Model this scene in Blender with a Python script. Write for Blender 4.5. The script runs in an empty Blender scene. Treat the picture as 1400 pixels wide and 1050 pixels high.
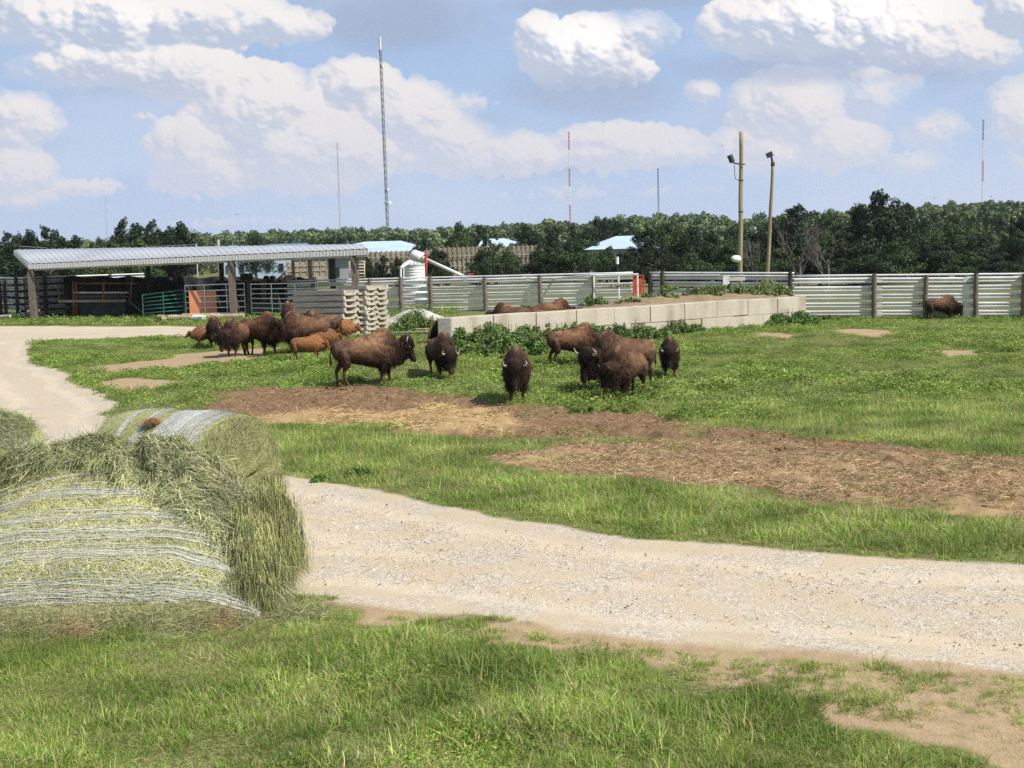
import bpy, math, random
import numpy as np
from mathutils import Vector, Matrix
R = math.radians
rng = np.random.default_rng(7)
random.seed(7)
sc = bpy.context.scene
COL = sc.collection

# ------------------------------------------------------------------ camera
W0, H0, F = 1400.0, 1050.0, 1750.0
CAMZ = 3.5
PITCH, ROLL = R(5.71), R(1.6)
fwd = np.array([0, math.cos(PITCH), -math.sin(PITCH)])
r0 = np.array([1.0, 0, 0]); u0 = np.array([0, math.sin(PITCH), math.cos(PITCH)])
rt = math.cos(ROLL)*r0 - math.sin(ROLL)*u0
up = math.sin(ROLL)*r0 + math.cos(ROLL)*u0
CAM = np.array([0, 0, CAMZ])
def ray(px, py):
    d = fwd + (px-W0/2)/F*rt + (H0/2-py)/F*up
    return d
def P(px, py, D):
    d = ray(px, py); return CAM + d*(D/d[1])
def sstep(a, b, x):
    t = np.clip((x-a)/(b-a), 0, 1); return t*t*(3-2*t)
def hnoise(x, y, s, seed=0):
    """smooth value noise"""
    x = np.asarray(x, float)/s+seed*17.31; y = np.asarray(y, float)/s+seed*9.77
    xi = np.floor(x); yi = np.floor(y); fx = x-xi; fy = y-yi
    fx = fx*fx*(3-2*fx); fy = fy*fy*(3-2*fy)
    def h(a, b):
        v = np.sin(a*127.1+b*311.7+seed*74.7)*43758.5453
        return v-np.floor(v)
    return (h(xi, yi)*(1-fx)+h(xi+1, yi)*fx)*(1-fy)+(h(xi, yi+1)*(1-fx)+h(xi+1, yi+1)*fx)*fy
def fbm(x, y, s, seed=0, o=3):
    a = 0; w = 1; t = 0
    for i in range(o):
        a = a+w*hnoise(x, y, s/2**i, seed+i); t += w; w *= .5
    return a/t
def terrain(x, y):
    x = np.asarray(x, float); y = np.asarray(y, float)
    z = .32*sstep(36, 50, y)*np.exp(-((x-6)/11)**2)
    z = z + .30*sstep(64, 76, y)*(1-sstep(6, 18, x))
    z = z + .30*np.exp(-((x-13.5)/7)**2-((y-47)/2.6)**2)
    sw = np.clip(((x+2.3)*.754+(y-41.8)*.657), -2, 9.5); dw = (x+2.3)*.657-(y-41.8)*.754   # along / in front of the block wall
    z = z + .72*np.exp(-(np.maximum(dw, 0)/2.6)**2)*np.exp(-(np.minimum(dw, 0)/3.0)**2)*(1-sstep(3.5, 9.5, sw))*sstep(-6.0, -1.5, (x+2.3)*.754+(y-41.8)*.657)
    z = z + (fbm(x, y, 5, 3)-.5)*.16*sstep(24, 34, y)*(1-sstep(80, 140, y))
    z = z + (fbm(x, y, 1.1, 5)-.5)*.05*(1-sstep(60, 90, y))
    z = z + 2.0*sstep(250, 900, y)*1.0
    return z
def G(px, py):
    d = ray(px, py); z = 0.0
    for _ in range(12):
        p = CAM + d*((CAMZ-z)/(-d[2])); z = .5*z+.5*float(terrain(p[0], p[1]))
    p[2] = float(terrain(p[0], p[1])); return p
def to_px(p):
    v = np.asarray(p)-CAM; k = v@fwd
    return W0/2+(v@rt)/k*F, H0/2-(v@up)/k*F

cam = bpy.data.cameras.new('camera'); co = bpy.data.objects.new('camera', cam); COL.objects.link(co)
cam.sensor_width = 36; cam.lens = F/W0*36; cam.clip_start = .1; cam.clip_end = 20000
co.matrix_world = Matrix(((rt[0], up[0], -fwd[0], 0), (rt[1], up[1], -fwd[1], 0), (rt[2], up[2], -fwd[2], CAMZ), (0, 0, 0, 1)))
sc.camera = co

# ------------------------------------------------------------------ materials
def nt(m):
    return m.node_tree.nodes, m.node_tree.links
def M(name, c1, c2=None, rough=.85, scale=3.0, detail=6, metal=0.0, bump=0.0, bscale=30.0, attr=None, objcol=False,
      c3=None, scale2=.4, spec=.3, stretch=None, rand=0.0, trans=0.0):
    """principled with noise mix c1/c2, optional vertex colour attribute, large-scale c3, object colour tint"""
    m = bpy.data.materials.new(name); m.use_nodes = True
    N, L = nt(m); b = N['Principled BSDF']
    b.inputs['Roughness'].default_value = rough; b.inputs['Metallic'].default_value = metal
    b.inputs['Specular IOR Level'].default_value = spec
    geo = N.new('ShaderNodeNewGeometry'); tc = N.new('ShaderNodeTexCoord')
    src = tc.outputs['Object'] if stretch != 'world' else geo.outputs['Position']
    if isinstance(stretch, tuple):
        mp = N.new('ShaderNodeMapping'); mp.inputs['Scale'].default_value = stretch; L.new(src, mp.inputs['Vector']); src = mp.outputs[0]
    def noise(s, d=detail):
        n = N.new('ShaderNodeTexNoise'); n.inputs['Scale'].default_value = s; n.inputs['Detail'].default_value = d
        L.new(src, n.inputs['Vector'])
        r = N.new('ShaderNodeMapRange'); r.inputs[1].default_value = .35; r.inputs[2].default_value = .65
        L.new(n.outputs['Fac'], r.inputs[0]); return r.outputs[0]
    def mix(f, a, b_, mode='MIX'):
        x = N.new('ShaderNodeMix'); x.data_type = 'RGBA'; x.blend_type = mode
        if isinstance(f, float): x.inputs['Factor'].default_value = f
        else: L.new(f, x.inputs['Factor'])
        for i, v in ((6, a), (7, b_)):
            if isinstance(v, tuple): x.inputs[i].default_value = (*v, 1)
            else: L.new(v, x.inputs[i])
        return x.outputs[2]
    col = None
    if attr:
        a = N.new('ShaderNodeAttribute'); a.attribute_name = attr; col = a.outputs['Color']
        if c2: 
            col = mix(1.0, col, mix(noise(scale), c1, c2), 'MULTIPLY')
    else:
        col = mix(noise(scale), c1, c2 or c1)
    if c3: col = mix(noise(scale2, 4), col, c3)
    if objcol:
        oi = N.new('ShaderNodeObjectInfo'); col = mix(1.0, col, oi.outputs['Color'], 'MULTIPLY')
    if rand:
        oi = N.new('ShaderNodeObjectInfo'); hv = N.new('ShaderNodeHueSaturation')
        r = N.new('ShaderNodeMapRange'); r.inputs[3].default_value = 1-rand; r.inputs[4].default_value = 1+rand
        L.new(oi.outputs['Random'], r.inputs[0]); L.new(r.outputs[0], hv.inputs['Value'])
        r2 = N.new('ShaderNodeMapRange'); r2.inputs[3].default_value = .5-rand*.06; r2.inputs[4].default_value = .5+rand*.05
        L.new(oi.outputs['Random'], r2.inputs[0]); L.new(r2.outputs[0], hv.inputs['Hue'])
        L.new(col, hv.inputs['Color']); col = hv.outputs[0]
    L.new(col, b.inputs['Base Color'])
    if bump:
        n = N.new('ShaderNodeTexNoise'); n.inputs['Scale'].default_value = bscale; n.inputs['Detail'].default_value = 8; L.new(src, n.inputs['Vector'])
        bp = N.new('ShaderNodeBump'); bp.inputs['Strength'].default_value = bump; bp.inputs['Distance'].default_value = .05
        L.new(n.outputs['Fac'], bp.inputs['Height']); L.new(bp.outputs[0], b.inputs['Normal'])
    if trans:
        out = [n for n in N if n.type == 'OUTPUT_MATERIAL'][0]
        t = N.new('ShaderNodeBsdfTranslucent'); L.new(col, t.inputs[0]); ms = N.new('ShaderNodeMixShader'); ms.inputs[0].default_value = trans
        L.new(b.outputs[0], ms.inputs[1]); L.new(t.outputs[0], ms.inputs[2]); L.new(ms.outputs[0], out.inputs[0])
    return m

# ------------------------------------------------------------------ mesh helpers
def tag(o, label=None, cat=None, group=None, kind=None):
    if label: o['label'] = label
    if cat: o['category'] = cat
    if group: o['group'] = group
    if kind: o['kind'] = kind
    return o
def empty(name, loc, label=None, cat=None, group=None, rz=0):
    o = bpy.data.objects.new(name, None); COL.objects.link(o); o.location = tuple(loc); o.rotation_euler = (0, 0, rz)
    o.empty_display_size = .2
    return tag(o, label, cat, group)
def mesh_np(name, v, f, mat, parent=None, col=None, smooth=False, link=True, loc=None, mats=None, mi=None):
    """v (n,3), f: (m,k) array or list of arrays of faces"""
    me = bpy.data.meshes.new(name)
    fs = f if isinstance(f, list) else [f]
    v = np.asarray(v, np.float32)
    me.vertices.add(len(v)); me.vertices.foreach_set('co', v.ravel())
    lv = np.concatenate([a.ravel() for a in fs]).astype(np.int32)
    tot = np.concatenate([np.full(len(a), a.shape[1]) for a in fs]).astype(np.int32)
    st = np.concatenate([[0], np.cumsum(tot)[:-1]]).astype(np.int32)
    me.loops.add(len(lv)); me.loops.foreach_set('vertex_index', lv)
    me.polygons.add(len(tot)); me.polygons.foreach_set('loop_start', st); me.polygons.foreach_set('loop_total', tot)
    if smooth: me.polygons.foreach_set('use_smooth', np.ones(len(tot), bool))
    if col is not None:
        a = me.color_attributes.new('col', 'FLOAT_COLOR', 'POINT')
        c = np.ones((len(v), 4), np.float32); c[:, :3] = col; a.data.foreach_set('color', c.ravel())
    for mm in (mats or [mat]): me.materials.append(mm)
    if mi is not None: me.polygons.foreach_set('material_index', np.asarray(mi, np.int32))
    me.update(calc_edges=True); me.validate()
    o = bpy.data.objects.new(name, me)
    if link: COL.objects.link(o)
    if parent is not None: o.parent = parent
    if loc is not None: o.location = tuple(loc)
    return o

class MB:
    def __init__(s): s.v = []; s.f = []; s.n = 0
    def add(s, v, f):
        s.v.extend([tuple(map(float, p)) for p in v]); s.f.extend([tuple(i+s.n for i in q) for q in f]); s.n += len(v); return s
    def box(s, c, size, ax=None, ay=None, az=None):
        c = np.asarray(c, float); ax = np.array([1., 0, 0]) if ax is None else np.asarray(ax, float)
        az = np.array([0, 0, 1.]) if az is None else np.asarray(az, float)
        ay = np.cross(az, ax) if ay is None else np.asarray(ay, float)
        h = np.asarray(size, float)/2
        v = [c+ax*h[0]*i+ay*h[1]*j+az*h[2]*k for i in (-1, 1) for j in (-1, 1) for k in (-1, 1)]
        return s.add(v, [(0, 1, 3, 2), (4, 6, 7, 5), (0, 4, 5, 1), (2, 3, 7, 6), (0, 2, 6, 4), (1, 5, 7, 3)])
    def bar(s, a, b, w, h):
        """box beam from a to b"""
        a = np.asarray(a, float); b = np.asarray(b, float); d = b-a; l = np.linalg.norm(d); d = d/l
        u = np.array([0, 0, 1.]) if abs(d[2]) < .95 else np.array([0, 1., 0])
        y = np.cross(u, d); y /= np.linalg.norm(y); z = np.cross(d, y)
        return s.box((a+b)/2, (l, w, h), d, y, z)
    def tube(s, pts, r, n=8, cap=True):
        pts = [np.asarray(p, float) for p in pts]; k = len(pts)
        rr = [r]*k if np.isscalar(r) else list(r)
        v = []; f = []; prev = None
        for i, p in enumerate(pts):
            d = (pts[min(i+1, k-1)]-pts[max(i-1, 0)]); d = d/(np.linalg.norm(d)+1e-9)
            if prev is None:
                u = np.array([0, 0, 1.]) if abs(d[2]) < .9 else np.array([1., 0, 0])
            else: u = prev
            x = u-d*(u@d); x /= np.linalg.norm(x); prev = x; y = np.cross(d, x)
            for j in range(n):
                a = 2*math.pi*j/n; v.append(p+rr[i]*(math.cos(a)*x+math.sin(a)*y))
        for i in range(k-1):
            for j in range(n):
                f.append((i*n+j, i*n+(j+1) % n, (i+1)*n+(j+1) % n, (i+1)*n+j))
        if cap: f.append(tuple(range(n-1, -1, -1))); f.append(tuple((k-1)*n+j for j in range(n)))
        return s.add(v, f)
    def build(s, name, mat, parent=None, smooth=False, rel=True, bevel=0):
        me = bpy.data.meshes.new(name); v = s.v
        if parent is not None and rel:
            inv = parent_matrix(parent).inverted(); v = [tuple(inv @ Vector(p)) for p in v]
        me.from_pydata(v, [], s.f); me.materials.append(mat)
        if smooth: me.polygons.foreach_set('use_smooth', [True]*len(me.polygons))
        me.update(); o = bpy.data.objects.new(name, me); COL.objects.link(o)
        if parent is not None: o.parent = parent
        if bevel:
            bm = o.modifiers.new('b', 'BEVEL'); bm.width = bevel; bm.segments = 2; bm.limit_method = 'ANGLE'
        return o
def parent_matrix(o):
    m = Matrix.Translation(o.location) @ o.rotation_euler.to_matrix().to_4x4() @ Matrix.Diagonal((*o.scale, 1))
    return (parent_matrix(o.parent) @ m) if o.parent else m
def single(mb, name, mat, label, cat, group=None, smooth=False, bevel=0):
    """one mesh thing with its origin at the base centre"""
    a = np.array(mb.v); c = Vector(((a[:, 0].min()+a[:, 0].max())/2, (a[:, 1].min()+a[:, 1].max())/2, a[:, 2].min()))
    mb.v = [tuple(Vector(p)-c) for p in mb.v]
    o = mb.build(name, mat, None, smooth, bevel=bevel); o.location = c
    return tag(o, label, cat, group)

def ribbons(p0, d, length, width, droop=.3, bend=.3, K=3, rs=None, face=None, taper=True):
    """N flat tapering strands. returns verts (N*(K+1)*2,3), faces"""
    rs = rs or rng; N = len(p0); p0 = np.asarray(p0, float); d = np.asarray(d, float)
    d = d/(np.linalg.norm(d, axis=1, keepdims=True)+1e-9)
    length = np.broadcast_to(length, (N,)); width = np.broadcast_to(width, (N,))
    side = np.cross(d, rs.normal(size=(N, 3)) if face is None else face); side /= (np.linalg.norm(side, axis=1, keepdims=True)+1e-9)
    b = rs.normal(size=(N, 3))*bend
    V = np.zeros((N, K+1, 2, 3))
    for k in range(K+1):
        t = k/K
        c = p0 + d*(length*t)[:, None] + b*(length*t*t)[:, None]
        c[:, 2] -= droop*length*t*t
        w = width*(1-t*.85 if taper else 1.0)*.5
        V[:, k, 0] = c-side*w[:, None]; V[:, k, 1] = c+side*w[:, None]
    base = (np.arange(N)*(K+1)*2)[:, None]
    F_ = []
    for k in range(K):
        F_.append(np.stack([base[:, 0]+2*k, base[:, 0]+2*k+1, base[:, 0]+2*k+3, base[:, 0]+2*k+2], 1))
    return V.reshape(-1, 3), np.concatenate(F_), (K+1)*2
def palette(n, cols, rs=None, jit=.15, w=None):
    rs = rs or rng; c = np.array(cols)[rs.choice(len(cols), n, p=w)]
    return c*(1+rs.uniform(-jit, jit, (n, 1)))*(1+rs.uniform(-jit*.3, jit*.3, (n, 3)))
def cube(o): return o

# ------------------------------------------------------------------ zones on the ground (world polygons)
def gpoly(pts): return np.array([G(*p)[:2] for p in pts])
def sdist(poly, x, y):
    """signed distance, positive inside"""
    x = np.asarray(x, float).ravel(); y = np.asarray(y, float).ravel()
    d = np.full(len(x), 1e9); ins = np.zeros(len(x), bool); n = len(poly)
    for i in range(n):
        a = poly[i]; b = poly[(i+1) % n]; e = b-a; wx = x-a[0]; wy = y-a[1]
        t = np.clip((wx*e[0]+wy*e[1])/(e@e+1e-12), 0, 1)
        d = np.minimum(d, np.hypot(wx-e[0]*t, wy-e[1]*t))
        c = (a[1] > y) != (b[1] > y)
        with np.errstate(divide='ignore', invalid='ignore'):
            xx = (b[0]-a[0])*(y-a[1])/(b[1]-a[1]+1e-12)+a[0]
        ins ^= (c & (x < xx))
    return np.where(ins, d, -d)
Z = {}
Z['road'] = [gpoly([(2600, 800), (1400, 772), (1200, 762), (1000, 745), (850, 733), (700, 710), (560, 682), (470, 662), (385, 650), (250, 612), (150, 575), (148, 548), (120, 530), (90, 512), (48, 492), (40, 472), (60, 466), (150, 461), (270, 459), (380, 462), (520, 458), (520, 449), (265, 446), (130, 446), (0, 446), (-300, 446), (-400, 640), (-250, 760), (100, 800), (430, 815), (700, 852), (1000, 885), (1400, 915), (2600, 1000)])]
Z['sand'] = [gpoly([(430, 800), (700, 840), (1000, 870), (2600, 900), (2600, 1500), (1560, 1110), (1440, 1060), (1350, 1030), (1240, 992), (1100, 966), (980, 944), (900, 908), (780, 882), (640, 862), (520, 845)]),
             gpoly([(140, 500), (230, 487), (300, 480), (370, 476), (385, 487), (320, 500), (230, 508), (150, 508)]),
             gpoly([(130, 522), (200, 517), (245, 522), (200, 532), (140, 530)]),
             gpoly([(1285, 480), (1330, 479), (1345, 488), (1300, 488)]), gpoly([(1040, 455), (1085, 461), (1078, 465), (1035, 460)]),
             gpoly([(1150, 450), (1195, 454), (1190, 459), (1150, 455)]), gpoly([(850, 455), (900, 470), (950, 478), (900, 476), (850, 465)]),
             gpoly([(640, 480), (680, 478), (680, 485), (640, 486)])]
Z['mud'] = [gpoly([(285, 540), (350, 530), (470, 529), (560, 536), (640, 548), (760, 563), (900, 575), (1000, 588), (1150, 603), (1290, 620), (1500, 628), (1500, 645), (1300, 640), (1180, 622), (1050, 610), (950, 603), (800, 600), (700, 602), (550, 592), (440, 587), (380, 580), (300, 556)])]
Z['straw'] = [gpoly([(350, 580), (430, 566), (520, 567), (590, 558), (650, 562), (700, 578), (690, 594), (560, 593), (440, 590)])]
Z['litter'] = [gpoly([(678, 625), (760, 611), (900, 607), (1000, 609), (1120, 612), (1250, 625), (1500, 640), (1500, 720), (1400, 712), (1300, 705), (1200, 696), (1080, 682), (1060, 666), (900, 657), (780, 652), (700, 640)])]
def zone(k, x, y): return np.max([sdist(p, x, y) for p in Z[k]], axis=0)

def jitter(x, y): return np.where(y < 13, (fbm(x, y, .8, 31)-.5)*1.2, np.where(y < 26, (fbm(x, y, 1.3, 51, 4)-.5)*.9, (fbm(x, y, 2.2, 61, 4)-.5)*3.0))
def bare_at(x, y, keys=('road', 'mud', 'litter', 'straw', 'sand')):
    j = jitter(x, y); return np.max([zone(k, x, y)-j*(.4 if k == 'road' else 1) for k in keys], axis=0)
def grid_axis(parts):
    out = []
    for a, b, s in parts: out.append(np.arange(a, b, s))
    return np.concatenate(out)
def build_ground():
    xp = np.concatenate([np.arange(0, 12, .09), np.arange(12, 50, .3), 50*1.14**np.arange(0, 33)])
    xs = np.concatenate([-xp[:0:-1], xp])
    ys = np.concatenate([-10*1.3**np.arange(22, -1, -1), np.arange(-9, 6, 1.5), np.arange(6, 26, .08), np.arange(26, 80, .25), 80*1.1**np.arange(0, 41)])
    X, Y = np.meshgrid(xs, ys); x = X.ravel(); y = Y.ravel()
    z = terrain(x, y)
    near = (np.abs(x) < 60) & (y > 2) & (y < 85)
    m = {k: np.full(len(x), -3.0) for k in Z}
    for k in Z: m[k][near] = np.clip(zone(k, x[near], y[near]), -3, 3)
    xn, yn = x[near], y[near]
    jit = jitter(xn, yn)
    for k in Z: m[k][near] = m[k][near]-jit*(.4 if k == 'road' else 1)
    # relief: mud is trodden, road has faint ruts
    mud = sstep(-.2, .4, np.maximum(m['mud'], m['litter']))
    z = z + mud*((fbm(x, y, .45, 11)-.5)*.24+(fbm(x, y, 1.6, 12)-.5)*.14) + sstep(-.1, .5, m['straw'])*(.02+.10*np.exp(-((x-P(605, 560, 27)[0])/1.3)**2))
    rd = sstep(0, .8, m['road']); z = z - rd*.05 + sstep(-.3, .3, m['sand'])*(fbm(x, y, .6, 14, 2)-.5)*.04*(y < 20) + rd*.02*(fbm(x, y, 1.4, 15, 2)-.5)
    nx, ny = len(xs), len(ys); idx = np.arange(nx*ny).reshape(ny, nx)
    f = np.stack([idx[:-1, :-1].ravel(), idx[:-1, 1:].ravel(), idx[1:, 1:].ravel(), idx[1:, :-1].ravel()], 1)
    o = mesh_np('ground', np.stack([x, y, z], 1), f, None, smooth=True, mats=[ground_mat()])
    me = o.data
    for k in Z:
        a = me.attributes.new('z_'+k, 'FLOAT', 'POINT'); a.data.foreach_set('value', m[k].astype(np.float32))
    tag(o, 'grassy field with a pale gravel road and trodden bare patches', 'ground', kind='structure')
    return o
def ground_mat():
    m = bpy.data.materials.new('ground'); m.use_nodes = True; N, L = nt(m); b = N['Principled BSDF']
    b.inputs['Roughness'].default_value = .95; b.inputs['Specular IOR Level'].default_value = .1
    g = N.new('ShaderNodeNewGeometry'); pos = g.outputs['Position']
    def noise(s, d=6, rough=.6, v=None):
        n = N.new('ShaderNodeTexNoise'); n.inputs['Scale'].default_value = s; n.inputs['Detail'].default_value = d; n.inputs['Roughness'].default_value = rough
        L.new(v or pos, n.inputs['Vector']); return n.outputs['Fac']
    def math_(op, a, b_=None, c=None):
        x = N.new('ShaderNodeMath'); x.operation = op
        for i, v in enumerate((a, b_, c)):
            if v is None: continue
            if isinstance(v, (int, float)): x.inputs[i].default_value = v
            else: L.new(v, x.inputs[i])
        return x.outputs[0]
    def rng_(f, a, b_, c=0., d=1.):
        r = N.new('ShaderNodeMapRange'); r.inputs[1].default_value = a; r.inputs[2].default_value = b_; r.inputs[3].default_value = c; r.inputs[4].default_value = d
        L.new(f, r.inputs[0]); return r.outputs[0]
    def mix(f, a, b_):
        x = N.new('ShaderNodeMix'); x.data_type = 'RGBA'; L.new(f, x.inputs['Factor'])
        for i, v in ((6, a), (7, b_)):
            if isinstance(v, tuple): x.inputs[i].default_value = (*v, 1)
            else: L.new(v, x.inputs[i])
        return x.outputs[2]
    n1 = noise(1.3, 8, .65); n2 = noise(14, 6, .7); n3 = noise(.22, 4); n4 = noise(60, 4, .8); n5 = noise(4.5, 6, .7)
    nlow = math_('ADD', math_('MULTIPLY', n1, .55), math_('MULTIPLY', noise(.42, 6, .6), .45))
    def zmask(k, amp=1.2, soft=.12, n=nlow, off=0.):
        a = N.new('ShaderNodeAttribute'); a.attribute_name = 'z_'+k
        s = math_('ADD', a.outputs['Fac'], math_('MULTIPLY', math_('SUBTRACT', n, .5), amp))
        return rng_(s, off-soft, off+soft)
    # grass soil: green mottles with brown thatch
    green = mix(rng_(n5, .35, .65), (.13, .16, .045), (.25, .27, .09))
    green = mix(rng_(n3, .45, .62), green, (.20, .25, .07))
    green = mix(rng_(n2, .52, .66), green, (.30, .24, .12)); green = mix(rng_(n1, .60, .72), green, (.27, .21, .11))
    n6 = noise(28, 5, .8); green = mix(rng_(n6, .44, .56), (.075, .075, .028), green)
    # sandy clay
    sand = mix(rng_(n5, .3, .7), (.30, .215, .125), (.44, .335, .21)); sand = mix(rng_(n2, .54, .70), sand, (.30, .20, .11)); sand = mix(rng_(n1, .56, .68), sand, (.36, .29, .16))
    # gravel
    vo = N.new('ShaderNodeTexVoronoi'); vo.inputs['Scale'].default_value = 42; L.new(pos, vo.inputs['Vector'])
    bw = N.new('ShaderNodeSeparateColor'); L.new(vo.outputs['Color'], bw.inputs[0])
    grv = mix(bw.outputs[0], (.33, .285, .22), (.62, .555, .46))
    grv = mix(rng_(n1, .42, .60), grv, mix(n2, (.43, .345, .23), (.57, .48, .35)))
    dist = N.new('ShaderNodeAttribute'); dist.attribute_name = 'z_road'; wob = math_('ADD', dist.outputs['Fac'], math_('MULTIPLY', n3, .9)); rut = math_('ADD', rng_(math_('ABSOLUTE', math_('SUBTRACT', wob, 1.15)), .30, .12), rng_(math_('ABSOLUTE', math_('SUBTRACT', wob, 2.6)), .30, .12)); grv = mix(math_('MULTIPLY', rut, math_('MULTIPLY', rng_(n5, .2, .7), .6)), grv, (.64, .55, .42))
    grv = mix(rng_(n5, .66, .78), grv, (.42, .32, .20))
    mud = mix(rng_(n2, .35, .65), (.115, .068, .040), (.25, .155, .092)); mud = mix(rng_(n4, .5, .7), mud, (.36, .25, .14)); mud = mix(rng_(n5, .58, .7), mud, (.09, .052, .03))
    lit = mix(rng_(n4, .35, .65), (.19, .125, .07), (.42, .30, .17)); lit = mix(rng_(n5, .50, .60), lit, (.15, .09, .05)); lit = mix(rng_(n2, .52, .60), lit, (.12, .075, .045)); lit = mix(rng_(n1, .57, .70), lit, (.12, .07, .042)); lit = mix(rng_(n3, .50, .6), lit, (.38, .27, .14))
    stw = mix(rng_(n4, .3, .7), (.30, .20, .10), (.46, .33, .17))
    c = green
    c = mix(zmask('sand', 1.0, .10, off=.0), c, sand)
    c = mix(zmask('mud', 1.0, .12, off=.0), c, mud)
    c = mix(zmask('litter', .9, .12, off=.0), c, lit)
    c = mix(zmask('straw', 1.2, .16, off=.0), c, stw)
    c = mix(zmask('road', .5, .07, off=.0), c, grv)
    L.new(c, b.inputs['Base Color'])
    bp = N.new('ShaderNodeBump'); bp.inputs['Strength'].default_value = .45; bp.inputs['Distance'].default_value = .02
    h = math_('ADD', math_('MULTIPLY', n2, .6), math_('MULTIPLY', vo.outputs['Distance'], .5)); L.new(h, bp.inputs['Height']); L.new(bp.outputs[0], b.inputs['Normal'])
    return m

# ------------------------------------------------------------------ scatter (uncountable ground cover only)
def scatter(name, pts, scale, kinds, label, cat, yaw=None, idx=None, tilt=None):
    me = bpy.data.meshes.new(name); n = len(pts); me.vertices.add(n); me.vertices.foreach_set('co', np.asarray(pts, np.float32).ravel())
    rot = np.zeros((n, 3), np.float32); rot[:, 2] = rng.uniform(0, 6.28, n)
    if tilt is not None: rot[:, 0] = rng.normal(0, tilt, n); rot[:, 1] = rng.normal(0, tilt, n)
    a = me.attributes.new('rot', 'FLOAT_VECTOR', 'POINT'); a.data.foreach_set('vector', rot.ravel())
    a = me.attributes.new('sca', 'FLOAT', 'POINT'); a.data.foreach_set('value', np.asarray(scale, np.float32))
    a = me.attributes.new('idx', 'INT', 'POINT'); a.data.foreach_set('value', (rng.integers(0, len(kinds), n) if idx is None else idx).astype(np.int32))
    o = bpy.data.objects.new(name, me); COL.objects.link(o)
    src = bpy.data.collections.new(name+' kinds')
    for k in kinds: src.objects.link(k)
    t = bpy.data.node_groups.new(name, 'GeometryNodeTree'); t.interface.new_socket('Geometry', in_out='INPUT', socket_type='NodeSocketGeometry'); t.interface.new_socket('Geometry', in_out='OUTPUT', socket_type='NodeSocketGeometry')
    N, L = t.nodes, t.links
    gi = N.new('NodeGroupInput'); go = N.new('NodeGroupOutput'); ip = N.new('GeometryNodeInstanceOnPoints'); ci = N.new('GeometryNodeCollectionInfo')
    ci.inputs['Collection'].default_value = src; ci.inputs['Separate Children'].default_value = True; ci.inputs['Reset Children'].default_value = True
    def at(nm, ty):
        x = N.new('GeometryNodeInputNamedAttribute'); x.data_type = ty; x.inputs['Name'].default_value = nm; return x.outputs['Attribute']
    L.new(gi.outputs[0], ip.inputs['Points']); L.new(ci.outputs[0], ip.inputs['Instance']); ip.inputs['Pick Instance'].default_value = True
    L.new(at('idx', 'INT'), ip.inputs['Instance Index']); L.new(at('rot', 'FLOAT_VECTOR'), ip.inputs['Rotation']); L.new(at('sca', 'FLOAT'), ip.inputs['Scale'])
    L.new(ip.outputs[0], go.inputs[0])
    md = o.modifiers.new('scatter', 'NODES'); md.node_group = t
    return tag(o, label, cat, kind='stuff')
# ------------------------------------------------------------------ sun and sky
SUN_AZ_VEC = np.array([.80, -.46]); SUN_AZ_VEC = SUN_AZ_VEC/np.linalg.norm(SUN_AZ_VEC); SUN_EL = R(47)
def build_light():
    s = bpy.data.lights.new('sun', 'SUN'); s.energy = 5.0; s.angle = R(.53); s.color = (1, .95, .87)
    o = bpy.data.objects.new('sun', s); COL.objects.link(o)
    d = Vector((SUN_AZ_VEC[0]*math.cos(SUN_EL), SUN_AZ_VEC[1]*math.cos(SUN_EL), math.sin(SUN_EL)))
    o.rotation_euler = d.to_track_quat('Z', 'Y').to_euler(); o.location = (20, -20, 40)
    w = bpy.data.worlds.new('World'); sc.world = w; w.use_nodes = True
    N, L = w.node_tree.nodes, w.node_tree.links; N.clear()
    out = N.new('ShaderNodeOutputWorld'); bg = N.new('ShaderNodeBackground'); bg.inputs[1].default_value = .075; L.new(bg.outputs[0], out.inputs[0])
    sky = N.new('ShaderNodeTexSky'); sky.sky_type = 'NISHITA'; sky.sun_disc = False; sky.sun_elevation = SUN_EL
    sky.sun_rotation = math.atan2(SUN_AZ_VEC[0], SUN_AZ_VEC[1]); sky.air_density = 1.0; sky.dust_density = 1.5; sky.ozone_density = 1.5; sky.altitude = 200
    mx = N.new('ShaderNodeMix'); mx.data_type = 'RGBA'; mx.inputs['Factor'].default_value = .5; L.new(sky.outputs[0], mx.inputs[6]); mx.inputs[7].default_value = (4.6, 5.6, 7.4, 1)
    L.new(mx.outputs[2], bg.inputs[0])
    w.cycles.sampling_method = 'MANUAL'; w.cycles.sample_map_resolution = 512
    sc.view_settings.view_transform = 'Standard'; sc.view_settings.look = 'None'; sc.view_settings.exposure = .22; sc.view_settings.gamma = 1
    sc.cycles.max_bounces = 5; sc.cycles.diffuse_bounces = 3; sc.cycles.transparent_max_bounces = 6; sc.cycles.volume_bounces = 0
    sc.cycles.use_denoising = False; sc.cycles.sample_clamp_indirect = 4


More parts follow.
